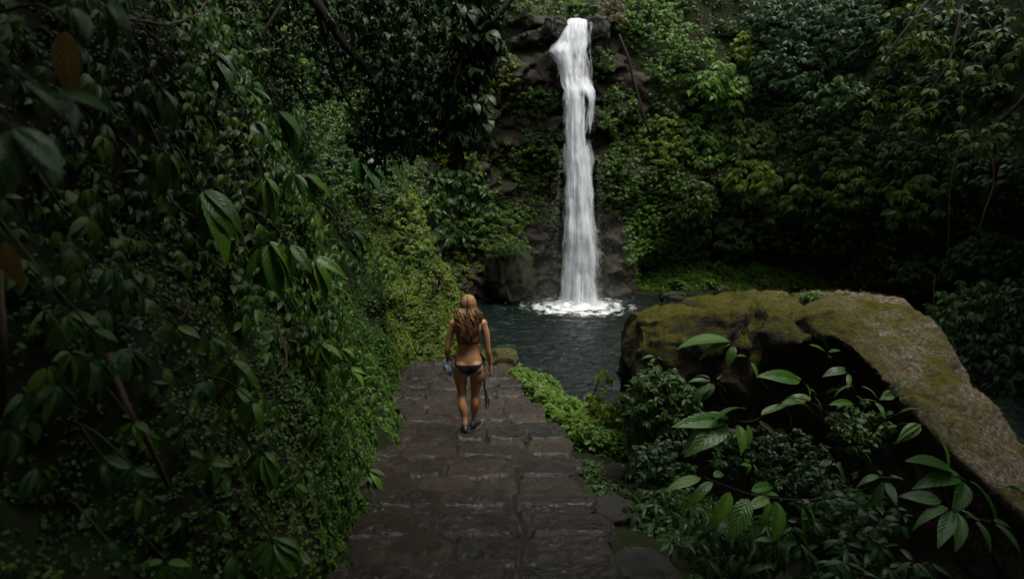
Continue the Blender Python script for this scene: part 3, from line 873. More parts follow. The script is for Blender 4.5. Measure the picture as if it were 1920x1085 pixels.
# the great boulder: columns of a loft, each a profile of (row, distance) from its foot over the top to its back
def column(px, pts, back):
    P = [at(px, py, Y) for py, Y in pts]
    top = P[-1]
    P += [top + A_([0, back * .5, -.05]), top + A_([.0, back, -.9]), top + A_([0, back * 1.05, -3.2])]
    return P
cols = [
    column(1174, [(1180, 7.9), (960, 7.9), (840, 7.85), (740, 7.8), (655, 8.1), (632, 8.35), (618, 8.6)], .35),
    column(1196, [(1250, 7.3), (980, 7.3), (820, 7.3), (715, 7.25), (640, 7.4), (602, 7.8), (590, 8.0)], .9),
    column(1250, [(1300, 7.3), (980, 7.25), (820, 7.2), (720, 6.95), (640, 7.0), (594, 7.35), (579, 8.0)], 1.3),
    column(1330, [(1320, 7.2), (960, 7.2), (820, 7.15), (725, 6.75), (650, 6.8), (590, 7.0), (574, 7.9)], 1.5),
    column(1400, [(1330, 7.1), (960, 7.2), (820, 7.15), (715, 6.75), (650, 6.75), (586, 6.9), (567, 7.9)], 1.7),
    column(1416, [(1330, 7.1), (960, 7.2), (820, 7.2), (700, 6.95), (650, 6.98), (602, 7.15), (569, 7.9)], 1.7),
    column(1436, [(1330, 7.1), (960, 7.2), (820, 7.25), (690, 6.85), (640, 6.75), (594, 6.85), (565, 7.9)], 1.7),
    column(1500, [(1330, 7.0), (960, 7.2), (820, 7.35), (700, 7.3), (642, 6.6), (596, 6.75), (562, 7.8)], 1.8),
    column(1560, [(1330, 6.9), (960, 7.1), (820, 7.35), (690, 7.3), (628, 6.42), (580, 6.7), (560, 7.7)], 1.9),
    column(1610, [(1330, 6.8), (960, 6.9), (850, 7.1), (730, 7.0), (662, 6.25), (600, 6.6), (559, 7.7)], 1.9),
    column(1690, [(1330, 6.5), (1000, 6.6), (890, 6.6), (820, 6.4), (752, 5.85), (640, 6.6), (564, 7.5)], 1.9),
    column(1770, [(1330, 6.2), (1040, 6.2), (950, 6.1), (890, 5.95), (830, 5.55), (705, 6.3), (628, 7.1)], 1.7),
    column(1850, [(1340, 5.8), (1090, 5.7), (1010, 5.6), (955, 5.5), (905, 5.2), (800, 5.8), (728, 6.5)], 1.6),
    column(1930, [(1350, 5.2), (1130, 5.1), (1070, 5.1), (1020, 5.1), (975, 4.95), (885, 5.5), (828, 6.0)], 1.4),
    column(2040, [(1380, 4.6), (1200, 4.6), (1150, 4.6), (1110, 4.6), (1070, 4.7), (1005, 5.1), (960, 5.4)], 1.2),
    column(2160, [(1400, 4.3), (1300, 4.5), (1260, 4.6), (1240, 4.7), (1220, 4.8), (1200, 5.0), (1180, 5.2)], .6)]
B = A_(cols)
def refine(G, k):
    G = np.stack([catmull(G[:, j], k) for j in range(G.shape[1])], 1)
    return np.stack([catmull(G[i], k) for i in range(G.shape[0])], 0)
lin = lambda G, k: np.stack([np.stack([np.interp(np.linspace(0, len(r) - 1, (len(r) - 1) * k + 1), np.arange(len(r)), r[:, c]) for c in range(3)], -1) for r in G], 0)
Bc = refine(B, 16)
Bl = lin(B, 16)
Bl = lin(Bl.transpose(1, 0, 2), 16).transpose(1, 0, 2)
BG = Bl
bs_, bh_ = np.gradient(BG, axis=0), np.gradient(BG, axis=1)
BN = nrm(np.cross(bs_, bh_))
if BN[BN.shape[0] // 2, 20, 1] > 0: BN = -BN
v1, e1 = worley(BG * 1.1, 33)
BG = BG + BN * (.08 * fbm(BG * 1.6, 4, 140) + .06 * fbm(BG * 5, 5, 141, .6) + .12 * (v1 - .5) * smooth(e1, 0, .05) * smooth(BG[..., 0], 4.2, 3.4) + .10 * fbm(BG * .9 + 4, 3, 143) + .05 * (worley(BG * 2.7, 35)[0] - .5) - .10 * np.exp(-(worley(BG * A_([.9, .6, .6]), 37)[1] / .05) ** 2))[..., None]
bs_, bh_ = np.gradient(BG, axis=0), np.gradient(BG, axis=1)
BN = nrm(np.cross(bs_, bh_))
flipb = BN[BN.shape[0] // 2, 20, 1] > 0
if flipb: BN = -BN
ff_ = grid_faces(BG.shape[0], BG.shape[1])
bo = mk("boulder", BG.reshape(-1, 3), ff_, BOULDER_PALE_LIT)
tag(bo, "huge flat topped boulder with moss and a hollow under its brow", "boulder")

# ------------------------------------------------------------------ the woman walking down the steps
def evaluated(o):
    bpy.context.view_layer.update()
    dg = bpy.context.evaluated_depsgraph_get()
    return bpy.data.meshes.new_from_object(o.evaluated_get(dg))

WO = at(880, 815, 7.86)
WO[2] = float(step_z(A_([7.95]))[0]) + .004
WS = .955
def cat3(pts, rad, k=5):
    c = catmull([list(p) + [a, b] for p, (a, b) in zip(pts, rad)], k)
    return [(r[:3], r[3], r[4]) for r in c]
mb = MB()
mb.loft(cat3([(0, .0, .74), (0, 0, .79), (0, -.005, .86), (0, -.005, .93), (0, .005, 1.0), (0, .012, 1.06), (0, .01, 1.13), (0, .0, 1.21), (0, -.005, 1.29), (0, -.01, 1.36), (0, -.012, 1.405), (0, -.008, 1.44), (0, .0, 1.475), (0, .012, 1.55)],
             [(.10, .08), (.150, .105), (.174, .115), (.166, .108), (.140, .094), (.128, .086), (.132, .090), (.146, .098), (.160, .102), (.172, .092), (.155, .072), (.095, .058), (.056, .052), (.050, .052)]), 32)
mb.ball((0, .030, 1.605), (.074, .094, .112), 18)
mb.ball((0, .115, 1.585), (.013, .022, .020), 8)                                     # nose
mb.ball((0, .085, 1.535), (.040, .035, .030), 10)                                    # chin
for sx in (-1, 1):
    mb.ball((sx * .078, .02, 1.60), (.010, .022, .030), 8)                            # ear
    mb.ball((sx * .082, -.062, .845), (.092, .080, .098), 16)                         # buttock
    mb.ball((sx * .075, .088, 1.235), (.068, .052, .062), 14)                         # breast
    mb.ball((sx * .085, -.070, 1.33), (.070, .035, .085), 12)                         # shoulder blade
for sx, knee, ank, toe in ((-1, (-.088, .035, .485), (-.050, -.080, .105), 0), (1, (.076, .085, .480), (.062, .135, .085), 1)):
    hip = (sx * .092, 0, .84)
    K, Aq = A_(knee), A_(ank)
    H = A_(hip)
    mid = (H + K) / 2 + A_([sx * .010, .01, 0])
    calf = K * .68 + Aq * .32 + A_([sx * .006, -.022, 0])
    low = K * .28 + Aq * .72
    mb.loft(cat3([H, H * .72 + K * .28 + A_([sx * .012, -.008, 0]), mid, K * .85 + H * .15, K, K * .86 + Aq * .14, calf, K * .5 + Aq * .5 + A_([0, -.016, 0]), low, Aq, Aq - A_([0, 0, .05])],
                 [(.092, .105), (.094, .104), (.080, .086), (.060, .064), (.055, .058), (.054, .058), (.057, .064), (.053, .058), (.038, .041), (.034, .038), (.034, .040)]), 24)
def arm(pts, fingers, palm_c, palm_r):
    mb.loft(cat3(pts, [(.050, .052), (.046, .050), (.041, .043), (.036, .037), (.038, .040), (.033, .034), (.025, .025)]), 18)
    mb.ball(pts[0], (.056, .056, .058), 12)
    mb.ball(palm_c, palm_r, 10)
    for fp in fingers:
        mb.tube(catmull(fp, 5), np.linspace(.0095, .0075, 5 * (len(fp) - 1) + 1), 8)
arm([(-.178, -.01, 1.385), (-.215, -.012, 1.28), (-.238, -.02, 1.18), (-.256, -.03, 1.075), (-.262, .0, 1.03), (-.262, .06, .985), (-.255, .12, .945)],
    [[(-.250, .14, .925), (-.262, .185, .895), (-.245, .200, .860)], [(-.240, .145, .920), (-.248, .19, .880), (-.228, .200, .845)],
     [(-.230, .140, .915), (-.236, .18, .872), (-.216, .188, .840)], [(-.222, .13, .912), (-.222, .165, .875), (-.206, .172, .848)], [(-.262, .12, .93), (-.285, .145, .90), (-.275, .165, .87)]],
    (-.244, .135, .922), (.024, .040, .036))
arm([(.178, -.01, 1.385), (.212, -.018, 1.28), (.226, -.026, 1.18), (.236, -.03, 1.075), (.243, -.018, 1.02), (.258, .012, .93), (.270, .03, .845)],
    [[(.268, .050, .785), (.270, .062, .735), (.262, .062, .700)], [(.272, .036, .780), (.276, .044, .722), (.266, .046, .690)],
     [(.274, .020, .782), (.279, .024, .728), (.268, .028, .698)], [(.274, .006, .788), (.279, .006, .745), (.270, .012, .722)], [(.262, .055, .82), (.250, .078, .785), (.250, .082, .755)]],
    (.272, .030, .808), (.016, .036, .046))
tmp = mb.build("body_draft", STEM)
md = tmp.modifiers.new("r", 'REMESH'); md.mode = 'VOXEL'; md.voxel_size = .0072; md.use_smooth_shade = True
sm = tmp.modifiers.new("s", 'SMOOTH'); sm.factor, sm.iterations = .5, 7
body_me = evaluated(tmp)
bpy.data.objects.remove(tmp)

m, nt, p, out = new_mat("tanned_skin")
pos = world_pos(nt)
nt.links.new(mixc(nt, noise_(nt, 9, 4, .6, pos), (.30, .145, .070), (.40, .205, .105)), p.inputs["Base Color"])
p.inputs["Roughness"].default_value = .5
p.inputs["Specular IOR Level"].default_value = .3
p.inputs["Subsurface Weight"].default_value = .12
p.inputs["Subsurface Radius"].default_value = (.02, .008, .004)
bump(nt, p, noise_(nt, 140, 3, .6, pos), .08, .002)
SKIN = m
CLOTH = mat_plain("black_swimwear", (.008, .007, .012), (.016, .013, .022), 60, .85, .2, .002, .12)
woman = thing("person", WO, "blonde woman in a black bikini and dark trainers walking down the steps", "person")
woman.rotation_euler = (0, 0, math.radians(3))
woman.scale = (WS, WS, WS)
bpy.context.view_layer.update()

nv = len(body_me.vertices)
bv = np.zeros(nv * 3); body_me.vertices.foreach_get("co", bv); bv = bv.reshape(-1, 3)
bn = np.zeros(nv * 3); body_me.vertices.foreach_get("normal", bn); bn = bn.reshape(-1, 3)
bf = A_([list(pl.vertices) for pl in body_me.polygons if len(pl.vertices) == 4])
def local(name, V, faces, mat, parent=woman, uv=None):
    o = mk(name, V, faces, mat, None, uv)
    o.parent = parent
    return o
local("body", bv, bf, SKIN)
def patch(name, mask, off=.006):
    f = bf[mask[bf].all(1)]
    used = np.unique(f)
    ring = np.zeros(nv, bool); ring[np.unique(bf[~mask[bf].all(1)])] = True
    d = np.where(ring, .0015, off)
    V = bv + bn * d[:, None]
    re = -np.ones(nv, int); re[used] = np.arange(len(used))
    return local(name, V[used], re[f], CLOTH)
x, y, z = bv[:, 0], bv[:, 1], bv[:, 2]
ax = np.abs(x)
top_edge = .895 - .012 * (ax / .17) ** 2 * -1
bot = np.where(y < 0, .755 + .125 * np.clip(ax / .165, 0, 1) ** 1.25, .75 + .13 * np.clip(ax / .13, 0, 1) ** .8)
patch("bikini_bottom", (z < top_edge) & (z > bot) & (ax < .2))
cup = (y > .02) & (np.hypot((ax - .075) / .075, (z - 1.235) / .075) < 1)
strap_b = (np.abs(z - 1.150 - .03 * (ax / .15) ** 2) < .0115) & (ax < .185)
patch("bikini_top", (cup | strap_b) & ~((ax > .19)), .006)
for sx in (-1, 1):
    mb = MB()
    mb.tube(catmull([(sx * .128, -.098, 1.16), (sx * .128, -.114, 1.28), (sx * .120, -.106, 1.36), (sx * .105, -.06, 1.425), (sx * .095, .0, 1.435), (sx * .085, .075, 1.36), (sx * .078, .125, 1.28)], 6), .0062, 6)
    o = mb.build("strap", CLOTH); o.parent = woman
    mb = MB()
    mb.tube(catmull([(sx * .172, -.01, .89), (sx * .190, -.02, .88), (sx * .196, -.03, .85), (sx * .190, -.03, .80)], 5), .004, 5)
    o = mb.build("side_tie", CLOTH); o.parent = woman

# hair: long loose waves, lighter on top and at the tips
m, nt, p, out = new_mat("wavy_blonde_hair")
geo = N_(nt, "ShaderNodeNewGeometry")
oc = N_(nt, "ShaderNodeTexCoord").outputs["Object"]
sz = N_(nt, "ShaderNodeSeparateXYZ"); nt.links.new(oc, sz.inputs[0])
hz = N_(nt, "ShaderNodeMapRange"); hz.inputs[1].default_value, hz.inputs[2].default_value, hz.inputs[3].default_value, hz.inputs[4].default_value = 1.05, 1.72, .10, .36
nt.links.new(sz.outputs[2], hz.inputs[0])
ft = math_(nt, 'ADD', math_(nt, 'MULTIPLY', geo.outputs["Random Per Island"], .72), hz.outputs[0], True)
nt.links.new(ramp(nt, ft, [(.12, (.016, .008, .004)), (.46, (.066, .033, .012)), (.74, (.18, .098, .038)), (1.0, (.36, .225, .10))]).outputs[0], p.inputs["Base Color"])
p.inputs["Roughness"].default_value = .38
p.inputs["Specular IOR Level"].default_value = .35
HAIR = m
mb = MB()
mb.ball((0, .012, 1.617), (.083, .098, .112), 16)
for k in range(620):
    phi = R.uniform(-1.9, 1.9)                                     # 0 = straight back
    lay = R.uniform(0, 1)
    e0 = R.uniform(.15, 1.5)                                       # where on the scalp the strand starts
    sxp, cyp = math.sin(phi), -math.cos(phi)
    pts = []
    for t in np.linspace(0, 1, 7):
        th = (math.pi / 2 - e0) * (1 - t) + 1.75 * t               # polar angle from the crown
        r = (.088 + .010 * lay, .106 + .010 * lay, .118 + .010 * lay)
        pts.append([r[0] * math.sin(th) * sxp, .012 + r[1] * math.sin(th) * cyp, 1.617 + r[2] * math.cos(th)])
    side = abs(sxp)
    zend = (1.12 + .20 * side ** 1.5 + abs(R.normal(0, .05))) + (.10 if R.random() < .25 else 0)
    x0, y0, z0 = pts[-1]
    wph, amp, fq = R.uniform(0, 6.28), R.uniform(.008, .024), R.uniform(24, 44)
    xk = R.uniform(1.25, 1.75)
    for t in np.linspace(.08, 1, 20):
        zz = z0 + (zend - z0) * t
        spread = 1 + (xk - 1) * smooth(t, 0, .5) - .45 * smooth(t, .5, 1) * (1 + .2 * lay)
        yb = -.118 - .012 * smooth(1.42 - zz, 0, .1) + .030 * smooth(1.25 - zz, 0, .2) - .035 * lay
        yb = yb if cyp < .25 else y0
        yy = y0 + (yb - y0) * smooth(t, .0, .35)
        pts.append([x0 * spread + amp * math.sin(fq * zz + wph) * min(1, t * 3), yy + .6 * amp * math.cos(fq * zz + wph), zz])
    r_ = np.concatenate([np.full(7, .0065), np.linspace(.0065, .0018, 20)]) * R.uniform(.6, 1.25)
    mb.tube(pts, r_, 5)
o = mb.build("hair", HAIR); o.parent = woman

# trainers
SHOE = mat_plain("dark_trainer", (.008, .010, .016), (.020, .024, .034), 50, .55, .3, .004)
SOLE = mat_plain("shoe_sole", (.05, .035, .025), (.10, .075, .055), 30, .7, .3, .004)
for ank, yaw, lift in (((-.050, -.080, .105), .05, .0), ((.062, .135, .085), -.30, -.02)):
    up_, so_ = MB(), MB()
    prof = [(-.085, .026, .055), (-.075, .036, .085), (-.045, .040, .105), (0, .042, .098), (.05, .044, .075), (.10, .048, .055), (.145, .046, .045), (.175, .034, .034), (.188, .012, .018)]
    rings = [(A_([0, yy, .028 + h / 2]), w, h / 2 + .01) for yy, w, h in prof]
    up_.loft(cat3([r[0] for r in rings], [(r[1], r[2]) for r in rings], 3), 18)
    up_.loft([(A_([0, -.02, .08]), .042, .055), (A_([0, -.02, .125]), .039, .047), (A_([0, -.02, .135]), .041, .049)], 16)
    so_.loft(cat3([A_([0, yy, .012]) for yy, w, h in prof], [(w + .005, .016) for yy, w, h in prof], 3), 18)
    for b_, nm, mt in ((up_, "shoe", SHOE), (so_, "sole", SOLE)):
        V = np.concatenate(b_.V)
        ca, sa = math.cos(yaw), math.sin(yaw)
        V = np.stack([V[:, 0] * ca - V[:, 1] * sa, V[:, 0] * sa + V[:, 1] * ca, V[:, 2]], -1) + A_([ank[0], ank[1] + .02, ank[2] - .105])
        b_.V = [V]
        ob = b_.build(nm, mt)
        if nm == "shoe": sh = ob; ob.parent = woman
        else: ob.parent = sh

def to_world(P):
    a = math.radians(3)
    P = np.asarray(P, float) * WS
    return np.stack([P[..., 0] * math.cos(a) - P[..., 1] * math.sin(a), P[..., 0] * math.sin(a) + P[..., 1] * math.cos(a), P[..., 2]], -1) + WO
# crumpled silvery bag in her left hand, dark wrap trailing from her right hip
m, nt, p, out = new_mat("silvery_bag_fabric")
pos = world_pos(nt)
nt.links.new(ramp(nt, noise_(nt, 11, 3, .6, pos, .8), [(.35, (.05, .06, .075)), (.5, (.20, .26, .32)), (.62, (.45, .55, .62))]).outputs[0], p.inputs["Base Color"])
p.inputs["Roughness"].default_value = .4
bump(nt, p, noise_(nt, 22, 4, .6, pos), .6, .02)
BAGM = m
bag = thing("bag", to_world([-.235, .13, .78]), "small crumpled silver blue bag carried in the woman's left hand", "bag")
th, ph = np.linspace(.01, np.pi - .01, 26), np.linspace(0, 2 * np.pi, 40, endpoint=False)
PH, TH = np.meshgrid(ph, th, indexing='ij')
U = np.stack([np.sin(TH) * np.cos(PH), np.sin(TH) * np.sin(PH), np.cos(TH)], -1)
V = U * (1 + .22 * fbm(U * 2.3, 4, 150) + .08 * fbm(U * 7, 3, 151))[..., None] * A_([.060, .115, .105])
V[..., 0] += .02 * U[..., 2] * -1
mk("pouch", to_world(V.reshape(-1, 3) + A_([-.262, .10, .815])), grid_faces(40, 26, 0, True)[:, ::-1], BAGM, bag)
mb = MB(); mb.tube(to_world(catmull([(-.25, .02, .90), (-.272, .06, .93), (-.262, .15, .935), (-.245, .21, .90), (-.225, .20, .86)], 6)), .008, 6)
mb.build("handle", CLOTH, bag)
mb = MB()
for k in range(4):
    ph0 = k * 1.6
    c = [(.186 + .05 * t * t + .012 * (k - 1.5) * t, .02 + .02 * math.sin(9 * t + ph0) * t, .845 - .56 * t + .015 * k * t) for t in np.linspace(0, 1, 22)]
    c = [(a + .010 * math.sin(11 * t + ph0) * t, b, zz) for (a, b, zz), t in zip(c, np.linspace(0, 1, 22))]
    mb.tube(to_world(c), np.interp(np.linspace(0, 1, 22), [0, .3, .85, 1], [.004, .007, .019, .006]), 7, .5)
WRAP = mat_plain("dark_wrap", (.010, .009, .016), (.055, .050, .065), 24, .45, .3, .005)
tag(mb.build("wrap", WRAP), "dark twisted wrap trailing from the woman's right hip to her calf", "wrap")

# ------------------------------------------------------------------ ground cover and moss: nobody could count it
def inside(px, py, polys):
    r = np.zeros(px.shape, bool)
    for P in polys:
        P = A_(P, float); c = np.zeros(px.shape, bool); j = len(P) - 1
        for i in range(len(P)):
            cond = ((P[i, 1] > py) != (P[j, 1] > py)) & (px < (P[j, 0] - P[i, 0]) * (py - P[i, 1]) / (P[j, 1] - P[i, 1] + 1e-9) + P[i, 0])
            c ^= cond; j = i
        r |= c
    return r
def cover(name, P, N, k, L, mat, tm, droop=.5, out=.7, jit=.3):
    a = palm(P, N, k, L, droop, out, jit)
    return tag(leaves(name, tm, *a[:3], a[3], mat), kind="stuff")

S_BNEAR = Surf(int(np.argmax(LINE[:, 1] > .3)), int(np.argmin(np.linalg.norm(LINE[:, :2] - A_([-1.5, 18]), axis=1))), 9.0)
P, N = S_BNEAR.sample(330000)
px, py = project(P)
v = (P[:, 1] > 1.0) & (px > -250) & (px < 1000) & (py > -250) & (py < 1150)
P, N, px, py = P[v], N[v], px[v], py[v]
g = .8 * fbm(P * .9, 4, 200) + 1.0 * fbm(P * 3.6, 3, 201)
P = P + N * (.16 * np.maximum(0, fbm(P * 3.6, 3, 201) + .1) * R.random(len(P)))[:, None]
near = smooth(P[:, 1], 9.5, 3.0)
hgt = P[:, 2] - zp(P[:, 1])
want = g > (-.36 - .04 * near + .06 * smooth(hgt, .3, 1.6) - .30 * smooth(P[:, 1], 8, 12))
keep = want & (R.random(len(P)) < (1 - .6 * smooth(hgt, 1.2, 2.4) * smooth(P[:, 1], 12, 9)) * (1 - .55 * smooth(P[:, 1], 4.5, 2.5)) * np.clip(.72 + .10 * smooth(P[:, 1], 3, 9), 0, 1))
P, N, px, py, hgt = P[keep], N[keep], px[keep], py[keep], hgt[keep]
yel = smooth(P[:, 1] + 2.2 * fbm(P * .8, 3, 202), 10.0, 13.0) * smooth(hgt, 3.4, 2.2)
low = smooth(hgt + .5 * fbm(P * 1.1, 3, 204), 1.6, .5)
rr = R.random(len(P))
cls = np.where(rr < yel * .95, 2, np.where(rr < .15 + .55 * low, 1, 0))
cls = np.where((cls == 1) & (R.random(len(P)) < .75 * smooth(P[:, 1], 4.0, 6.5)), 3, cls)
sc = np.interp(P[:, 1], [1, 5, 9, 14, 20], [.024, .032, .042, .055, .085])
for ci, mt in ((0, G_DEEP), (1, G_MID), (2, G_YELLOW), (3, G_BRIGHT)):
    s_ = cls == ci
    cover("ground_cover", P[s_], N[s_], 4, sc[s_] * R.uniform(.6, 1.3, int(s_.sum())), mt, T_TINY, .45, .6, .4)

P, N = S_BNEAR.sample(70000)
px, py = project(P)
hgt = P[:, 2] - zp(P[:, 1])
g = fbm(P * .7, 4, 206)
k_ = (P[:, 1] > 1.6) & (P[:, 1] < 16) & (px > -200) & (py > -250) & (R.random(len(P)) < .30 * smooth(g, -.12, .12) * (.35 + .65 * smooth(hgt, .8, 2.2)) * smooth(P[:, 1], 1.5, 6))
P, N = P[k_] + N[k_] * R.uniform(.0, .12, (int(k_.sum()), 1)), N[k_]
s_ = R.random(len(P)) < .6
cover("ivy", P[s_], N[s_], 4, R.uniform(.06, .12, int(s_.sum())), G_MID, T_MID, .9, .5, .35)
cover("ivy", P[~s_], N[~s_], 7, R.uniform(.09, .17, int((~s_).sum())) * .8, G_DEEP, T_MID, .9, .5, .35)

P, N = S_BNEAR.sample(26000)
px, py = project(P)
hgt = P[:, 2] - zp(P[:, 1])
g = fbm(P * 1.4, 3, 208)
k_ = (P[:, 1] > 2.2) & (P[:, 1] < 14.5) & (px > -150) & (py > -200) & (g > -.08) & (R.random(len(P)) < .17 * (.12 + .88 * smooth(hgt, .7, 1.9)))
P, N = P[k_] + N[k_] * R.uniform(.05, .22, (int(k_.sum()), 1)), N[k_]
N = nrm(N + A_([.3, -.2, .5]))
rr = R.random(len(P))
for lo, hi, mt in ((0, .25, G_VEIN), (.25, .8, G_VEIN_DARK), (.8, .93, G_MID), (.93, 1.1, G_YELLOW)):
    s_ = (rr >= lo) & (rr < hi) & ((P[:, 1] > 4.8) | (lo < .9))
    cover("undergrowth", P[s_], N[s_], 7, R.uniform(.08, .165, int(s_.sum())), mt, T_FAN, 1.0, .35, .3)

# rocky places of the far walls stay bare
ROCKS = [[(922, 60), (990, 25), (1062, 40), (1062, 330), (990, 330), (915, 330), (900, 260)], [(1105, 40), (1150, 60), (1190, 90), (1215, 170), (1260, 250), (1210, 265), (1190, 210), (1165, 150), (1108, 170)],
         [(1000, 400), (1055, 380), (1055, 560), (1000, 560), (850, 560), (870, 500), (905, 430)], [(1118, 400), (1150, 395), (1190, 440), (1215, 500), (1260, 560), (1118, 562)], [(1112, 60), (1140, 60), (1136, 270), (1112, 270)]]
PF_, NF_ = S_FAR.sample(420000)
fx, fy = project(PF_)
vis = (fx > 560) & (fx < 2150) & (fy > -260) & (fy < 620)
PF_, NF_, fx, fy = PF_[vis], NF_[vis], fx[vis], fy[vis]
g = fbm(PF_ * .8, 4, 210)
bare = inside(fx + 10 * g, fy + 10 * g, ROCKS)
cave = inside(fx + 14 * g, fy + 14 * g, [[(1340, 470), (1420, 455), (1500, 475), (1580, 540), (1700, 520), (1760, 470), (1830, 560), (1800, 660), (1600, 600), (1400, 520)]])
low = PF_[:, 2] < .25
keep = ~low & (R.random(len(PF_)) < np.where(bare, .004, np.where(cave, .01, .075)))
P, N = PF_[keep], NF_[keep]
c_ = fbm(P * .35, 3, 211) + .25 * R.normal(0, 1, len(P)) + .5 * smooth(P[:, 0], 9, 4) - .15
for lo, hi, mt in ((-9, .0, G_DEEP), (.0, .32, G_MID), (.32, 9, G_BRIGHT)):
    s_ = (c_ > lo) & (c_ <= hi)
    cover("ivy", P[s_], N[s_], 5, R.uniform(.14, .24, int(s_.sum())), mt, T_MID, .7, .5, .3)
# lime dusting on the wall left and right of the fall
keep = inside(fx, fy, [[(905, 20), (960, 10), (985, 60), (950, 120), (960, 260), (930, 330), (910, 200)]]) & (R.random(len(PF_)) < .10)
cover("ivy", PF_[keep], NF_[keep], 4, .12, G_YELLOW, T_MID, .9, .4, .4)

# carpet on the slope between the steps and the water, and on the far shelf
n = 60000
X, Y = R.uniform(-1.0, 2.2, n), R.uniform(7.2, 14.6, n)
d = shore_d(X, Y)
k_ = (d > -.30) & (X > xr(Y) + .10 + .12 * fbm(np.stack([X, Y, 0 * X], -1) * 2, 3, 220)) & (R.random(n) < .9)
k_ &= fbm(np.stack([X, Y, 0 * X], -1) * 1.6, 3, 221) > -.35
X, Y = X[k_], Y[k_]
P = np.stack([X, Y, ground_z(X, Y) + R.uniform(0, .30, len(X)) * (.4 + .9 * vnoise(np.stack([X, Y, 0 * X], -1) * 2.5, 9))], -1)
N = np.tile(A_([.1, -.15, 1.0]), (len(P), 1)) + R.normal(0, .2, (len(P), 3))
s_ = R.random(len(P)) < .55
cover("ground_cover", P[s_], N[s_], 3, R.uniform(.04, .085, int(s_.sum())), G_BRIGHT, T_ROUND, .1, .5, .5)
cover("ground_cover", P[~s_], N[~s_], 3, R.uniform(.03, .06, int((~s_).sum())), G_YELLOW, T_SMALL, .1, .6, .5)
n = 5000
X, Y = R.uniform(-2.3, -.2, n), R.uniform(12.9, 15, n)
k_ = Y > 13.25 + .25 * fbm(np.stack([X, Y, 0 * X], -1) * 2, 3, 224) + .35 * (X + 1.2)
P = np.stack([X, Y, ground_z(X, Y) + R.uniform(.02, .14, n)], -1)[k_]
cover("ground_cover", P, np.tile(A_([0, -.3, 1.0]), (len(P), 1)) + R.normal(0, .3, (len(P), 3)), 4, R.uniform(.04, .07, len(P)), G_YELLOW, T_SMALL, .2, .5, .5)
n = 9000
X, Y = R.uniform(.7, 3.6, n), R.uniform(3.2, 9.0, n)
k_ = (X > xr(Y) + .05) & (fbm(np.stack([X, Y, 0 * X], -1) * 1.5, 3, 223) > -.15)
P = np.stack([X, Y, ground_z(X, Y) + R.uniform(0, .05, n)], -1)[k_]
cover("ground_cover", P, np.tile(A_([0, -.2, 1.0]), (len(P), 1)) + R.normal(0, .3, (len(P), 3)), 3, R.uniform(.03, .07, len(P)), G_DEEP, T_MID, .2, .5, .5)
n = 16000
X, Y = R.uniform(3.8, 13.5, n), R.uniform(26.5, 31, n)
Z = ground_z(X, Y)
k_ = Z > .12
P = np.stack([X, Y, Z + R.uniform(0, .5, n) * vnoise(np.stack([X, Y, 0 * X], -1) * 1.3, 6) ** 2], -1)[k_]
cover("ground_cover", P, np.tile(A_([0, -.4, 1.0]), (len(P), 1)) + R.normal(0, .2, (len(P), 3)), 4, R.uniform(.07, .18, len(P)), G_MID, T_ROUND, .2, .5, .4)
# moss tufts on the boulder's brow
bp = BG.reshape(-1, 3); bnn = BN.reshape(-1, 3)
bnn = np.where((bnn[:, 1:2] > .2) & (bnn[:, 2:3] < 0), -bnn, bnn)
g = fbm(bp * 1.9, 4, 230)
c_ = np.where((bnn[:, 2] + .9 * g > .50) & (bp[:, 2] > 1.2))[0]
ii = R.choice(c_, 60000)
P = bp[ii] + R.normal(0, .02, (len(ii), 3))
tag(leaves("moss", T_BLADE, P - bnn[ii] * .004, bnn[ii] + R.normal(0, .7, P.shape), R.normal(0, 1, P.shape), R.uniform(.007, .018, len(ii)), mat_leaf("moss_fibre", [(.036, .038, .006), (.078, .080, .010), (.125, .118, .016)], .8, trans=.1), W=3.0), kind="stuff")

# ------------------------------------------------------------------ creepers, shrubs and hanging plants of the far walls: each a thing
cloud = (PF_, NF_, fx, fy)
def clump(name, cat, label, px, py, rw, rh, mat, L=.2, k=5, dens=26, bulge=.5, tm=T_MID, droop=.8, surf=S_FAR, group=None, out=.5):
    P0, N0 = surf.pick(px, py)
    PP, NN, qx, qy = cloud
    e = ((qx - px) / rw) ** 2 + ((qy - py) / rh) ** 2 + .35 * fbm(PP * 1.1, 3, int(px) % 97)
    rad = max(rw, rh) * P0[1] / F
    idx = np.where((e < 1) & (np.linalg.norm(PP - P0, axis=1) < rad * 1.7 + .6))[0]
    if len(idx) < 3:
        idx = np.argsort((qx - px) ** 2 + (qy - py) ** 2)[:20]
    area = math.pi * rw * rh * (P0[1] / F) ** 2 * 1.5
    n = int(min(max(area * dens, 14), 900))
    ii = R.choice(idx, n)
    P, N, ee = PP[ii], NN[ii], np.clip(e[ii], 0, 1)
    nb = nrm(N * .6 + A_([0, -.8, .35]) + A_([-P0[0] * .02, 0, 0]))
    depth = bulge * np.sqrt(1 - ee * .95)
    P = P + nb * (depth * R.uniform(.25, 1.0, n) ** .6)[:, None] + R.normal(0, .05, P.shape)
    t = thing(name, P0, label, cat, group)
    a = palm(P, nb + R.normal(0, .25, P.shape), k, L, droop, out, .3)
    leaves("foliage", tm, *a[:3], a[3], mat, t)
    mb = MB()
    for j in R.choice(n, min(n, 9)):
        q = P[j]
        s0 = P0 - N0 * .15 + A_([0, 0, min(.5, rad * .5)]) + R.normal(0, rad * .15, 3)
        mid = (s0 + q) / 2 + A_([0, -.1, .18 * rad])
        mb.tube(catmull([s0, mid, q], 6), np.linspace(.022, .008, 13), 5)
    mb.build("stem", BARK, t)
    return t
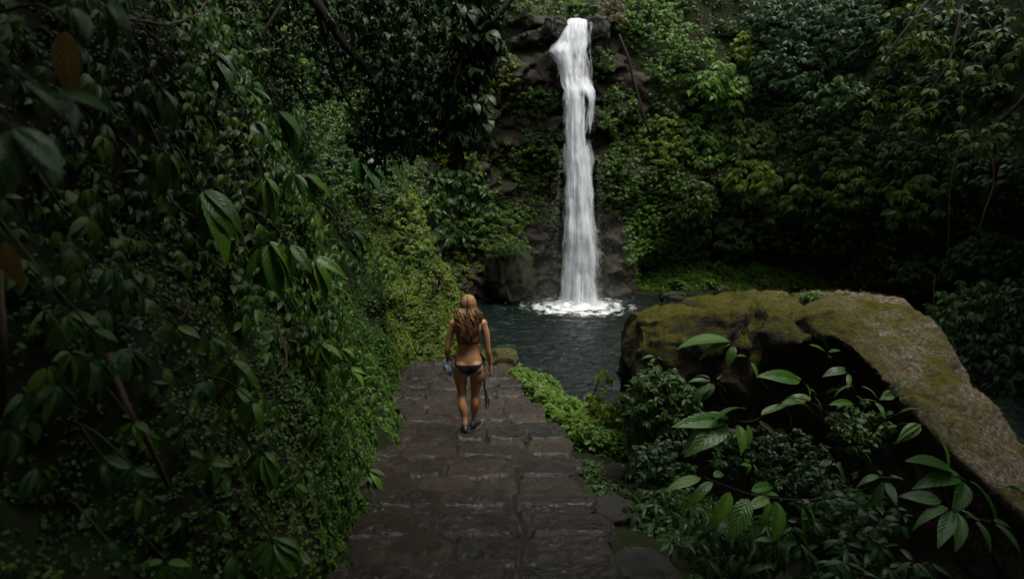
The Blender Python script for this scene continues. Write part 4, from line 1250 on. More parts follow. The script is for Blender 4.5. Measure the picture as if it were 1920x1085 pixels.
CR_, SH_, HP_ = ("creeper", "creeper"), ("shrub", "shrub"), ("hanging_plant", "hanging plant")
CL = [
 (*CR_, "dark rounded creeper on the rock ledge just left of the upper fall", 1003, 195, 46, 30, G_MID, .15, 5, 60, .45),
 (*CR_, "dome of small dark leaves bulging from the cliff left of the middle fall", 1003, 310, 52, 44, G_MID, .15, 5, 60, .55),
 (*CR_, "narrow column of tidy green leaves climbing right of the middle fall", 1162, 215, 36, 62, G_MID, .17, 5, 55, .4),
 (*CR_, "leafy curtain directly right of the lower fall below the climbing column", 1160, 335, 42, 70, G_MID, .15, 5, 60, .4),
 (*SH_, "small bright bush clinging to the rock right beside the top cascade", 1130, 122, 18, 32, G_BRIGHT, .15, 5, 60, .35),
 (*CR_, "wall of large overlapping drooping leaves left of the dark lower cliff", 862, 385, 62, 74, G_DEEP, .30, 6, 26, .45, T_MID, 1.1),
 (*CR_, "light green creeper below the bare left cliff, above the mossy hump", 940, 408, 66, 30, G_BRIGHT, .17, 5, 45, .35),
 (*CR_, "olive green creeper above the big leaved wall at the bare cliff's edge", 850, 275, 52, 40, G_YELLOW, .16, 5, 40, .4),
 (*CR_, "scrappy yellowish creeper hanging over grey rock left of the mossy hump", 880, 470, 34, 46, G_YELLOW, .15, 5, 30, .3),
 (*CR_, "pale green carpet of tiny leaves right of the lower fall", 1225, 440, 54, 88, G_BRIGHT, .13, 4, 80, .35, T_ROUND),
 (*SH_, "bright arching bush on the cliff below the slanting log", 1252, 268, 58, 48, G_YELLOW, .19, 5, 36, .55),
 (*CR_, "dark green patch under the arching bush, right of the leafy curtain", 1245, 340, 40, 34, G_MID, .15, 5, 45, .3),
 (*SH_, "light bush on the rim directly above the waterfall's lip", 1050, 16, 48, 20, G_BRIGHT, .2, 5, 24, .5),
 (*SH_, "russet tinged bush on the rim just right of the waterfall's lip", 1150, 30, 36, 24, G_BROWN, .18, 5, 34, .5),
 (*SH_, "broad light green bush on the right rim above the slanting log", 1215, 40, 62, 44, G_BRIGHT, .2, 5, 30, .7),
 (*SH_, "dark bush on the left rim above the bare cliff", 985, 12, 42, 22, G_MID, .2, 5, 28, .5),
 (*SH_, "wispy light shrub half hiding the rock below the right rim", 1285, 110, 56, 60, G_BRIGHT, .2, 5, 24, .6),
 (*SH_, "yellow green sprig standing out against the dark upper right wall", 1392, 92, 20, 34, G_YELLOW, .24, 6, 30, .6),
 (*HP_, "topmost of the bright big leaved plants on the right wall", 1350, 170, 58, 48, G_BRIGHT, .34, 6, 20, .8, T_MID, 1.0),
 (*HP_, "bright big leaved plant on the right wall, just below the topmost one", 1318, 262, 48, 50, G_BRIGHT, .32, 6, 20, .7, T_MID, 1.0),
 (*HP_, "pale tiered plant in the middle of the bright right hand foliage", 1402, 262, 54, 52, G_OLIVE, .32, 6, 20, .9, T_MID, 1.0),
 (*HP_, "yellowish drooping plant below the pale tiered one", 1412, 338, 50, 44, G_YELLOW, .34, 6, 18, .9, T_MID, 1.1),
 (*HP_, "glossy pale plant whose leaves hang to the overhang's lip", 1475, 372, 54, 46, G_OLIVE, .36, 6, 18, 1.0, T_MID, 1.1),
 (*HP_, "lowest plant tip dangling over the dark hollow above the grassy shelf", 1375, 445, 36, 40, G_OLIVE, .28, 6, 20, .8, T_MID, 1.3),
 (*HP_, "plant of long leaves beside the carpet of tiny leaves, left of the hollow", 1300, 395, 46, 60, G_OLIVE, .26, 6, 22, .7, T_MID, 1.1),
 (*HP_, "deep green plant under the pale carpet, at the left end of the shelf", 1290, 482, 44, 38, G_MID, .2, 5, 30, .4),
 (*CR_, "dark glossy creeper high on the right wall under the frame's top", 1470, 40, 80, 44, G_BLUE, .26, 5, 18, .8),
 (*CR_, "blue green creeper covering the upper wall right of the sprig", 1480, 130, 66, 48, G_BLUE, .25, 5, 20, .8),
 (*CR_, "dense blue green mass high on the wall, farther right than the glossy creeper", 1600, 60, 80, 60, G_BLUE, .26, 5, 18, .9),
 (*CR_, "arching deep green plant between the blue green masses and the tiered plant", 1580, 190, 70, 42, G_DEEP, .28, 6, 18, 1.0, T_MID, 1.0),
 (*CR_, "fine leaved dark creeper in the centre of the right wall", 1500, 235, 54, 46, G_DEEP, .22, 5, 24, .7),
 (*CR_, "small leaved olive creeper in the centre of the right wall, below the dark one", 1580, 280, 58, 46, G_OLIVE, .20, 5, 26, .8),
 (*HP_, "dark plant hanging over the hollow's right shoulder", 1560, 425, 54, 50, G_DEEP, .30, 6, 18, 1.0, T_MID, 1.2),
 (*HP_, "mid green plant above the hollow's right shoulder", 1590, 350, 52, 40, G_MID, .30, 6, 18, .9, T_MID, 1.1),
 (*HP_, "wide stepped plant right of the hollow with a fringe of leaves", 1725, 375, 74, 46, G_MID, .32, 6, 16, 1.0, T_MID, 1.1),
 (*HP_, "dim plant above the wide stepped one", 1700, 290, 60, 42, G_DEEP, .28, 6, 18, .8, T_MID, 1.0),
 (*HP_, "fringe of pale leaves trailing low behind the boulder's crest", 1735, 510, 66, 30, G_OLIVE, .30, 6, 18, .9, T_MID, 1.3),
 (*SH_, "big blue green bush low at the right, behind the boulder's shoulder", 1860, 475, 80, 40, G_BLUE, .24, 5, 30, .9),
 (*HP_, "dark trailing bush spilling down to the water beyond the boulder's slope", 1875, 570, 74, 60, G_DEEP, .24, 6, 24, .9, T_MID, 1.3),
 (*HP_, "lowest straggly plant beyond the boulder's slope at the right edge", 1890, 660, 60, 60, G_PAINTED_SHADE, .20, 5, 20, .7, T_MID, 1.4),
 (*CR_, "shadowed creeper at mid height on the far right wall", 1850, 330, 70, 60, G_PAINTED_SHADE, .26, 6, 16, .8, T_MID, 1.0),
 (*CR_, "shadowed creeper at the top of the far right wall", 1800, 60, 90, 70, G_PAINTED_SHADE, .26, 5, 14, .9),
 (*CR_, "shadowed creeper below the top of the far right wall", 1790, 180, 80, 60, G_PAINTED_SHADE, .26, 6, 14, .9),
]
CL += [
 (*SH_, "small leafy tuft leaning over the very top of the waterfall", 1086, 28, 22, 12, G_MID, .16, 5, 40, .3),
 (*CR_, "dark trailing creeper on bare rock between the two dark domes left of the fall", 1012, 252, 34, 16, G_DEEP, .13, 5, 60, .25),
 (*CR_, "yellowish tufts clinging to the pale cliff edge left of the rock ledge", 945, 150, 26, 60, G_YELLOW, .13, 5, 34, .25),
 (*CR_, "thin creeper along the dark slot under the left ledge", 950, 300, 40, 14, G_OLIVE, .13, 5, 40, .25),
 (*CR_, "short dark creeper hanging right against the fall's foot on its right side", 1195, 500, 34, 34, G_OLIVE, .12, 5, 60, .25),
 (*CR_, "low creeper patch against the fall's left side just above the wet rock", 1010, 395, 34, 26, G_MID, .13, 5, 60, .3),
]
for c in CL:
    clump(*c)

# ------------------------------------------------------------------ overhanging trees, with out-of-view crowns added to shade the foreground
def tree(label, base, limbs, blobs, mat, L, k, tm=T_MID, droop=.7, trunk_r=.16):
    t = thing("tree", base, label, "tree")
    mb = MB()
    for pts, r0, r1 in limbs:
        c = catmull(pts, 8)
        c = c + .05 * np.stack([fbm(c * 1.3 + s * 9, 3, 240 + s) for s in range(3)], -1)
        mb.tube(c, np.linspace(r0, r1, len(c)), 9)
    mb.build("trunk", BARK, t)
    Ps, Ls = [], []
    for c, r, n, l in blobs:
        u = nrm(R.normal(0, 1, (n, 3))) * (R.random((n, 1)) ** .4)
        q = A_(c) + u * A_(r)
        g = fbm(q * .9, 3, 250)
        Ps.append(q[g > -.22]); Ls.append(np.full(len(Ps[-1]), l))
    P = np.concatenate(Ps)
    a = palm(P, A_([0, 0, .8]) + R.normal(0, .45, P.shape), k, np.concatenate(Ls), droop, .25, .4)
    leaves("crown", tm, *a[:3], a[3], mat, t)
    return t
q = lambda px, py, Y: at(px, py, Y)
b0 = S_BANK.pick(380, -60)[0]
tree("dark leaning tree whose leafy boughs hang over the left bank", b0,
     [([b0 + A_([-.5, .2, -.6]), b0 + A_([.1, .1, .9]), q(500, -150, 9.6), q(570, -30, 9.8), q(640, 70, 10.0), q(700, 150, 10.2), q(718, 250, 10.4), q(722, 330, 10.5)], .13, .014),
      ([q(560, -50, 9.7), q(500, 50, 9.2), q(440, 130, 9.0)], .035, .012), ([q(660, 95, 10.1), q(720, 45, 10.6), q(800, -20, 11)], .04, .02),
      ([q(590, 0, 9.8), q(640, 170, 10.3), q(690, 260, 10.4)], .03, .01),
      ([b0 + A_([0, .1, .8]), q(600, -200, 9.6), q(800, -120, 9.8), q(980, -50, 10.2), q(1060, -90, 10.2)], .13, .05), ([q(985, -50, 10.2), q(940, 20, 10.1), q(880, 80, 9.9), q(850, 170, 9.8)], .06, .02)],
     [(q(640, 40, 11.0), (1.7, 1.2, .9), 700, .12), (q(780, 60, 10.5), (1.2, 1.0, 1.0), 700, .13), (q(875, 40, 10.2), (.6, .6, .5), 120, .24), (q(875, 190, 10.2), (.42, .5, .9), 190, .20), (q(780, 200, 10.6), (.9, .8, .7), 420, .13), (q(720, 270, 11.4), (.6, .6, .45), 180, .12),
      (q(910, 60, 10.4), (.35, .5, .9), 170, .16), (q(540, 100, 11.0), (1.1, .9, .9), 420, .11), (A_([-3.4, 2.8, 9.8]), (3.6, 4.0, 1.3), 1700, .26), (A_([-2.6, -2.0, 9.0]), (3.4, 3.2, 1.3), 1000, .26), (A_([-5.8, 4.0, 8.3]), (1.8, 4.2, 1.0), 1200, .24),
      (A_([-4.0, 10.0, 9.6]), (2.4, 2.8, 1.0), 700, .24)],  # world-point blobs: unseen crown added to shade bank and path
     G_PAINTED_SHADE, .21, 5)
b1 = S_RIGHT.pick(1900, -40)[0]
tree("shadowy tree leaning out from the right wall with sparse yellowish leaf fans", b1,
     [([b1 + A_([.8, .3, -.8]), b1 + A_([-.6, -.3, .5]), q(1830, -60, 15), q(1740, 0, 14.2), q(1660, 110, 14)], .10, .02), ([q(1800, -40, 15), q(1780, 110, 14.4), q(1700, 230, 14.2)], .05, .015),
      ([b1 + A_([-.6, -.3, .5]), q(1940, 120, 14), q(1860, 240, 13.6), q(1800, 260, 13.6)], .05, .015)],
     [(q(1720, 60, 14.2), (1.0, .8, .7), 42, .20), (q(1690, 190, 14.2), (.8, .7, .8), 34, .20), (q(1830, 120, 14), (1.0, 1.0, 1.0), 45, .21), (q(1850, 260, 13.6), (.9, .6, .35), 40, .2),
      (A_([12.0, 9.5, 10.6]), (3.4, 5.2, 1.3), 1500, .28), (A_([8.2, 1.5, 9.6]), (3.6, 3.6, 1.3), 1200, .28), (A_([12.5, 15, 11.0]), (2.6, 3.5, 1.6), 900, .28)],  # unseen crown blobs added to darken the right side
     G_OLIVE, .26, 6)
b2 = WV[int(np.argmin(np.linalg.norm(LINE[:, :2] - A_([3.0, -6.8]), axis=1))), 60]  # wholly out of view: tree added to block light over the path
tree("unseen tree added behind the steps, its boughs shading the path", b2,
     [([b2 + A_([0, -.4, -.8]), b2 + A_([-.2, .6, 2.5]), (1.0, -2.0, 9.0), (.8, 1.5, 10.2)], .25, .05), ([b2 + A_([-.2, .6, 2.5]), (3.5, 0, 9.5), (4.6, 3, 10.2)], .12, .03)],
     [(A_([1.2, -1.4, 10.0]), (3.6, 4.6, 1.2), 2600, .28), (A_([4.2, 2.2, 10.6]), (3.2, 2.6, 1.0), 1300, .28), (A_([-.2, 3.0, 10.6]), (1.8, 1.7, .9), 560, .26)], G_PAINTED_SHADE, .26, 5)
# bushes on the bank behind the leaning tree: glints of lighter leaves between its boughs
P, N = S_BANK.sample(60000)
bank_cloud = (P, N, *project(P))
old = cloud
cloud = bank_cloud
for c in [
 (*SH_, "light flecked bush on the bank seen between the leaning tree's boughs", 560, 70, 70, 60, G_BRIGHT, .10, 5, 80, .5, T_MID, .6, S_BANK),
 (*SH_, "small glinting bush on the bank under the leaning tree's fork", 700, 180, 60, 60, G_MID, .11, 5, 80, .5, T_MID, .6, S_BANK),
 (*SH_, "yellow green bush on the bank's far corner, left of the big leaved wall", 770, 420, 44, 60, G_YELLOW, .12, 5, 60, .35, T_MID, .7, S_BANK),
 (*SH_, "mid green bush on the bank below the leaning tree's boughs", 640, 330, 60, 50, G_MID, .10, 5, 70, .4, T_MID, .7, S_BANK),
 (*SH_, "dusky bush on the upper bank at the leaning tree's root", 470, 60, 60, 70, G_DEEP, .10, 5, 80, .4, T_MID, .7, S_BANK),
 (*SH_, "sunlit bush trailing down the bank's far corner beside the woman", 820, 560, 40, 70, G_YELLOW, .09, 5, 70, .25, T_MID, .7, S_BANK),
 (*SH_, "leafy tuft spilling onto the steps from the bank's foot", 690, 740, 40, 50, G_MID, .075, 5, 90, .22, T_MID, .7, S_BANK),
]:
    clump(*c)
cloud = old

# hanging roots and bare vines
def vine(label, pts, r, cat="vine", name="vine", mat=ROOT):
    c = catmull(pts, 8)
    c = c + .015 * np.stack([fbm(c * 3 + s * 5, 3, 260 + s) for s in range(3)], -1)
    mb = MB(); mb.tube(c, np.linspace(r, r * .6, len(c)), 6)
    tag(mb.build(name, mat), label, cat)
def onbank(px, py, d=.10):
    P, N = S_BANK.pick(px, py)
    return at(px, py, P[1] - d)
vine("long thin brown vine slanting down the left bank past the drooping leaf fan", [onbank(225, 260), onbank(300, 345), onbank(420, 425), onbank(640, 450, .2)], .011)
vine("thin pale vine arching off the top of the left bank", [onbank(235, 36), onbank(320, 45, .25), onbank(375, 20, .3), onbank(400, -20, .2)], .012)
vine("short straight brown twig crossing below the arching vine", [onbank(255, 45, .25), onbank(300, 80, .2), onbank(335, 108)], .007, "twig", "twig")
vine("brown twig leaning on the bare earth at the left, upper of the pair", [onbank(75, 325, .2), onbank(105, 375, .2), onbank(130, 412)], .007, "twig", "twig")
vine("dark root standing beside the leaning twig at the left edge", [onbank(25, 305, .2), onbank(42, 360, .2), onbank(50, 408, .1)], .010, "root", "root")
vine("pale stalk rising at the very left edge of the bank", [onbank(2, 780, .1), onbank(6, 640, .3), onbank(3, 540, .35), onbank(2, 470, .3)], .012, "root", "root")
vine("stout brown root running down the lower left bank between leaf fans", [onbank(205, 665, .1), onbank(240, 760, .15), onbank(285, 840, .15), onbank(320, 915, .05)], .016, "root", "root")
vine("curled reddish rootlet hanging on the dark rock above the right leaf fans", [onbank(345, 540), onbank(354, 570, .15), onbank(338, 600, .1)], .006, "root", "root")
vine("looped reddish vine hanging on the bank left of the small bright leaves", [onbank(520, 610), onbank(538, 680, .15), onbank(505, 722, .1)], .009)
vine("taut dark vine running down from the leaning tree's root past its leaves", [onbank(330, 420), onbank(400, 490, .2), onbank(455, 535, .1)], .006)
vine("pale rope like vine hanging before the far right wall, curved at its foot", [q(1862, 300, 15.5), q(1862, 350, 15.4), q(1845, 400, 15.3), q(1835, 435, 15.3)], .020)
vine("thin straight vine dropping through the far right wall's shade", [q(1804, 170, 16), q(1800, 260, 15.8), q(1782, 350, 15.6), q(1778, 470, 15.5)], .016)
vine("thin curved vine dangling right behind the boulder's crest", [q(1752, 520, 14), q(1750, 560, 13.9), q(1755, 604, 13.8)], .010)
vine("long pale liana slanting across the bush below the right rim", [q(1318, 30, 26.2), q(1300, 90, 26.0), q(1280, 125, 26.0)], .025, "vine")
vine("slanting dark log wedged in the cliff right of the fall", [q(1160, 66, 27.0), q(1178, 110, 26.75), q(1192, 165, 26.6), q(1216, 245, 26.4)], .065, "log", "log", BARK)

# ------------------------------------------------------------------ broad leaved plants of the left bank
Xv, Zv, Yv = A_([1.0, 0, 0]), A_([0, 0, 1.0]), A_([0, 1.0, 0])
def blades(name, nodes, mat, parent, tm=T_BIG):
    """nodes: list of (node, [(direction, length)])"""
    P, D, N, L = [], [], [], []
    for nd, lv in nodes:
        for d, l in lv:
            d = nrm(d)
            P.append(nd + d * l * .10); D.append(d); L.append(l * .92)
            N.append(-.30 * Yv + .85 * Zv + .40 * Xv + R.normal(0, .22, 3))
    return leaves(name, tm, A_(P), A_(D), A_(N), A_(L), mat, parent, R.uniform(.85, 1.15, len(P)))
def fan(k, L, a0, a1):
    o = []
    for j in range(k):
        a = math.radians(a0 + (a1 - a0) * (j + .5) / k + R.uniform(-9, 9))
        o.append((math.cos(a) * Xv + math.sin(a) * Zv - Yv * R.uniform(-.15, .55), L * R.uniform(.72, 1.1) * (1 if 0 < j < k - 1 else .8)))
    return o
def bank_plant(label, px, py, k, lpx, mat=None, a0=-165, a1=-5, lift=.8, more=(), Y=None, root=(-45, -28), name="broadleaf_plant", dry=0):
    P, N = S_BANK.pick(px, py)
    Yd = (P[1] - .18) if Y is None else Y
    L = 1.4 * lpx * Yd / F
    k = k + 2 if k > 2 else k
    nd = at(px, py, max(Yd - L * lift * .5, .6))
    bp_, bn_ = S_BANK.pick(px + root[0], py + root[1])
    if Y is not None and abs(bp_[1] - Y) > 1.2: bp_ = nd + A_([-.5, .25, -.05])
    base = bp_ - bn_ * .04
    t = thing(name, base, label, "plant")
    nodes = [(nd, fan(k, L, a0, a1))]
    mb = MB()
    mid = (base + nd) / 2 + A_([0, -.05, .10 + .25 * L])
    c = catmull([base, mid, nd], 8)
    mb.tube(c, np.linspace(.009, .005, len(c)) * min(1.3, max(.5, L / .25)), 6)
    for dx, dy, k2, s2 in more:
        n2 = at(px + dx, py + dy, nd[1] + R.uniform(-.08, .12))
        nodes.append((n2, fan(k2, L * s2, a0, a1)))
        st_ = c[int(len(c) * .55)]
        mb.tube(catmull([st_, (st_ + n2) / 2 + A_([0, -.03, .05]), n2], 6), .0045, 5)
    for nd_, lv in nodes:
        for d, l in lv:
            mb.tube([nd_, nd_ + nrm(d) * l * .12], .003, 4)
    mb.build("stem", STEM, t)
    if dry:
        blades("withered_leaf", [(nodes[0][0], [(A_([-.3, -.2, -1.0]), L * .9), (A_([.25, -.3, -1.0]), L)][:dry])], G_DRY, t)
    blades("foliage", nodes, mat or G_VEIN, t)
    return t
BP = [
 ("large drooping fan of quilted leaves hanging in the middle of the upper bank", 372, 352, 7, 105, G_VEIN, -175, -15),
 ("single broad rounded leaf pair hanging above the large drooping fan", 302, 278, 3, 66, G_VEIN, -130, -30, .8, ((20, -2, 2, .9),)),
 ("drooping fan of glossy leaves left of the fernlike cluster on the bank", 498, 448, 6, 84, G_VEIN, -150, -25, .8, ((42, 5, 4, .8),)),
 ("neighbouring fan of glossy leaves hanging right of and below the drooping one", 585, 478, 5, 72, G_VEIN, -150, -10, .8, ((-40, 30, 4, .7),)),
 ("plant with one browning leaf pair under the arching vine", 395, 98, 4, 60, G_VEIN_DARK, -80, -10, .8, (), None, (-45, -28), "broadleaf_plant", 2),
 ("small plant with a yellow curled leaf right of the browning pair", 462, 165, 4, 48, G_VEIN_DARK, -140, 0, .8, ((-18, 25, 3, .8),), None, (-45, -28), "broadleaf_plant", 1),
 ("large dark quilted leaf with two companions near the tree's shade", 518, 205, 3, 66, G_VEIN_DARK, -110, -20),
 ("slender leaf tuft hanging at the left of the yellow curled leaf", 300, 165, 5, 58, G_VEIN_DARK, -135, -30, .8, ((-30, -15, 3, .8),)),
 ("shaded tuft of leaves between the slender tuft and the big dark leaf", 475, 225, 5, 46, G_VEIN_DARK, -150, -15, .8, ((30, 40, 4, .9),)),
 ("plant with two yellowing leaves above the glossy fans", 495, 330, 4, 58, G_VEIN, -150, -20, .8, ((55, -6, 4, .8),), None, (-45, -28), "broadleaf_plant", 1),
 ("tiered leaf cluster climbing the bank above the glossy fans", 565, 325, 5, 52, G_VEIN, -150, 0, .8, ((20, 55, 4, .9),)),
 ("leaf tuft near the end of the long brown vine", 652, 428, 5, 46, G_VEIN, -150, 10, .8, ((-25, 15, 3, .9),)),
 ("single dark rounded leaf low under the long brown vine's start", 205, 440, 2, 52, G_VEIN_DARK, -120, -40),
 ("bright palmate plant on bare dark earth at the left", 122, 585, 5, 62, G_VEIN, -190, 5, .8, ((50, 32, 4, .85),)),
 ("variegated drooping leaves directly under the bright palmate plant", 140, 655, 3, 62, G_VEIN_DARK, -130, -50),
 ("small bright hand of leaves on the dark rock in mid bank", 330, 610, 5, 48, G_VEIN, -175, -5, .8, ((64, 22, 5, .9),)),
 ("leaf fan pair under the bright hand of leaves, near the mossy slope", 430, 672, 5, 64, G_VEIN, -165, -15, .8, ((10, 50, 4, .8),)),
 ("broad leaves in a stack on the moss, below the leaf fan pair", 432, 760, 5, 58, G_VEIN, -165, -25, .8, ((40, -10, 4, .95),)),
 ("pair of large leaves pointing down the bank beside the bare root", 492, 845, 5, 56, G_VEIN, -160, -20, .8, ((-6, 52, 4, .95),)),
 ("bright fan at the edge of the steps, topmost near the path", 690, 880, 5, 44, G_VEIN, -170, 10, .8, ((5, 42, 4, .85),)),
 ("small sprig between the stacked leaves and the steps", 555, 905, 5, 36, G_VEIN, -180, 0, .8, ((14, -24, 4, .8),)),
 ("fan half hidden in moss right of the bare root", 250, 790, 4, 42, G_VEIN, -160, -10),
 ("low star of narrow leaves on the moss in the lower bank", 385, 862, 6, 38, G_VEIN, -250, 60),
 ("arching narrow leaves low at the left above the dark boulder", 195, 860, 5, 56, G_VEIN_DARK, -175, -5, .8, ((55, 15, 4, .9),)),
 ("little rounded leaves low in the moss near the frame's bottom", 402, 958, 5, 34, G_VEIN, -200, 20, .8, ((10, 40, 4, .9),)),
 ("big ragged leaf cluster at the bottom beside the steps", 510, 1010, 5, 66, G_VEIN, -160, 10, .8, ((35, 20, 4, .8),)),
 ("dim plant at the bottom left of the ragged leaf cluster", 312, 1052, 6, 44, G_VEIN, -200, 20),
 ("large blurred leaf at the very bottom left", 200, 1010, 2, 62, G_VEIN_DARK, -100, -30, .8, (), 2.0),
 ("small bright sprigs on the mossy slope left of the steps", 600, 645, 5, 40, G_BRIGHT, -170, 10, .8, ((38, 8, 5, .9), (10, 36, 4, .8))),
 ("pale sprigs near the bank foot beside the upper steps", 655, 690, 5, 34, G_BRIGHT, -170, 10, .8, ((-20, 34, 4, .8),)),
 ("fernlike cluster of narrow leaves in the tree's shade", 672, 290, 7, 60, G_VEIN_DARK, -150, -20, .8, ((40, 12, 5, .8),)),
 ("withered yellow leaf pair drooping at the left edge", 10, 445, 0, 70, G_VEIN_DARK, -60, -20, .8, ((70, 70, 2, .6),), 2.2, (-45, -28), "broadleaf_plant", 2),
 ("nearest large blurred leaf jutting in from the left", 95, 175, 2, 120, G_VEIN_DARK, -30, 0, .5, ((-60, -20, 2, .7),), 1.5, (-120, 0)),
 ("blurred dark leaves under the nearest jutting leaf", 20, 235, 3, 115, G_VEIN_DARK, -75, -5, .5, (), 1.4, (-120, 0)),
 ("blurred blue sheened leaf hanging from the upper left corner", 135, 10, 2, 78, G_VEIN_DARK, -75, -25, .5, ((60, -15, 2, 1.1),), 1.6, (-120, -30)),
]
for b in BP:
    bank_plant(*b)
t = thing("broadleaf_plant", S_BANK.pick(105, 40)[0], "long brown dead leaf hanging in the upper left corner", "plant")
nd = at(122, 45, 1.9)
mb = MB(); mb.tube(catmull([nd + A_([-.4, .3, .1]), nd + A_([-.1, .05, .06]), nd], 6), .005, 5); mb.build("stem", STEM, t)
blades("withered_leaf", [(nd, [(A_([.02, -.1, -1.0]), .20)])], G_DRY, t)

# ------------------------------------------------------------------ broad leaved plants before the boulder; given as photo points with their distances
Z7 = lambda x, y: (1120 + x * .5022, 540 + y * .5023)
def spray(label, Y, root, stems, leaves_, mat=G_VEIN, cat="plant", name="broadleaf_plant", r=.006, dry=()):
    """stems: lists of (x, y, dY); leaves_: (node x, node y, tip x, tip y, dY at the tip)"""
    pt = lambda x, y, d=0.0: at(*Z7(x, y), Y + d)
    base = pt(*root)
    t = thing(name, base, label, cat)
    mb = MB()
    for s in stems:
        c = catmull([pt(*p_) for p_ in s], 8)
        mb.tube(c, np.linspace(r, r * .45, len(c)), 6)
    nodes, dn = [], []
    for i, (a, b, c, d, dy) in enumerate(leaves_):
        n0, tip = pt(a, b), pt(c, d, dy)
        v = tip - n0
        l = np.linalg.norm(v)
        (dn if i in dry else nodes).append((n0, [(v + A_([0, 0, .25 * l]), l * 1.08)]))
    mb.build("stem", STEM, t)
    blades("foliage", nodes, mat, t)
    if dn: blades("withered_leaf", dn, G_DRY, t)
spray("sprig of three leaves lying against the boulder's mossy front", 6.0, (640, 380, .4), [[(640, 380, .4), (600, 330, .2), (570, 270, .05), (515, 205, 0)]],
      [(515, 205, 320, 205, -.1), (505, 205, 400, 250, -.15), (515, 210, 488, 292, -.1), (570, 270, 600, 335, -.1), (560, 262, 530, 245, -.05)])
spray("leaning plant with a wide pale leaf before the boulder's hollow", 5.6, (880, 620, .5), [[(880, 620, .5), (850, 500, .2), (800, 400, .05), (770, 350, 0)], [(850, 500, .2), (740, 420, 0), (690, 440, 0)]],
      [(770, 352, 622, 350, -.15), (775, 350, 800, 405, -.1), (770, 348, 690, 318, .1), (800, 400, 850, 450, -.1), (810, 410, 690, 440, -.1), (790, 380, 830, 395, .05)])
spray("arching branch of long quilted leaves with one russet leaf, before the boulder's left half", 5.0, (960, 540, .6), [[(960, 540, .6), (880, 480, .3), (740, 410, .1), (590, 492, 0), (500, 492, -.05)]],
      [(500, 495, 310, 545, -.2), (500, 500, 355, 605, -.2), (500, 505, 375, 628, -.3), (520, 500, 555, 610, -.2), (570, 455, 425, 460, -.1), (590, 490, 685, 572, -.05), (600, 480, 720, 440, .05), (680, 440, 800, 420, .05),
       (500, 490, 400, 480, -.05), (560, 500, 572, 590, -.1), (690, 445, 740, 500, 0)], dry=(5,))
spray("low pinnate branch of long glossy leaves fanning over the dark ground", 4.6, (900, 760, .4), [[(900, 760, .4), (800, 790, .2), (690, 785, 0), (560, 765, 0), (400, 705, 0)]],
      [(400, 705, 268, 770, -.1), (440, 715, 350, 820, -.15), (500, 745, 455, 918, -.2), (570, 770, 512, 940, -.2), (650, 778, 570, 838, -.1), (665, 782, 692, 940, -.25), (640, 780, 636, 905, -.15), (690, 780, 580, 770, .1),
       (760, 805, 780, 922, -.1), (780, 806, 832, 918, -.1), (560, 762, 690, 745, .1), (430, 708, 480, 690, .1)])
spray("upright plant with a thin flower stalk before the boulder's hollow", 5.9, (848, 400, .4), [[(848, 640, .5), (850, 400, .1), (855, 250, 0), (850, 160, 0)], [(850, 400, .1), (900, 370, 0), (935, 315, 0)]],
      [(855, 240, 800, 215, -.05), (858, 240, 905, 232, -.05), (856, 250, 880, 268, 0), (853, 215, 845, 180, 0), (935, 310, 858, 325, -.1), (938, 315, 940, 375, -.1), (930, 305, 895, 290, .05), (850, 400, 915, 360, -.1)])
spray("branching plant in the middle of the boulder's front with crossed stems", 5.4, (950, 570, .3), [[(950, 570, .3), (965, 500, .1), (960, 400, 0), (955, 365, 0)], [(1010, 560, .3), (1060, 500, .1), (1110, 400, 0), (1130, 370, 0)], [(965, 480, .1), (1020, 430, 0)], [(1060, 500, .1), (1120, 470, 0), (1200, 440, 0)]],
      [(960, 430, 880, 445, -.1), (965, 420, 1040, 425, -.1), (970, 440, 975, 470, -.1), (965, 365, 880, 385, 0), (975, 365, 1050, 395, -.1), (1030, 425, 1080, 470, -.15), (1110, 400, 1075, 420, -.1), (1115, 395, 1140, 360, .1),
       (1120, 470, 1195, 440, -.1), (1100, 380, 1060, 400, 0), (960, 400, 1000, 425, -.05), (1120, 380, 1160, 345, .05)])
spray("plant with one long drooping pale leaf on the boulder's bare slope", 4.7, (1060, 560, .4), [[(1060, 560, .4), (1120, 510, .1), (1215, 508, 0), (1230, 510, 0)]],
      [(1215, 508, 1130, 545, -.1), (1210, 505, 1160, 585, -.15), (1230, 510, 1345, 665, -.25), (1225, 512, 1290, 560, -.1), (1120, 512, 1090, 525, -.05)])
spray("star of long pointed leaves on the right slope of the boulder", 3.9, (1330, 960, .4), [[(1330, 960, .4), (1380, 830, .15), (1370, 715, 0)], [(1370, 715, 0), (1250, 650, 0)]],
      [(1345, 690, 1175, 655, -.1), (1365, 712, 1222, 742, -.15), (1372, 718, 1368, 842, -.2), (1385, 715, 1535, 880, -.2), (1380, 715, 1470, 780, -.1), (1360, 700, 1270, 690, 0)], G_VEIN_DARK)
spray("lower star of broad dark leaves at the right, under the pointed star", 3.7, (1400, 1000, .3), [[(1400, 1000, .3), (1370, 900, .1), (1330, 820, 0)], [(1370, 850, .05), (1470, 870, 0)]],
      [(1320, 818, 1200, 868, -.1), (1325, 822, 1290, 970, -.2), (1340, 825, 1372, 972, -.2), (1400, 862, 1490, 965, -.15), (1470, 870, 1585, 972, -.15), (1300, 800, 1142, 795, 0), (1340, 820, 1430, 880, -.1), (1470, 868, 1560, 900, 0)], G_VEIN_DARK)
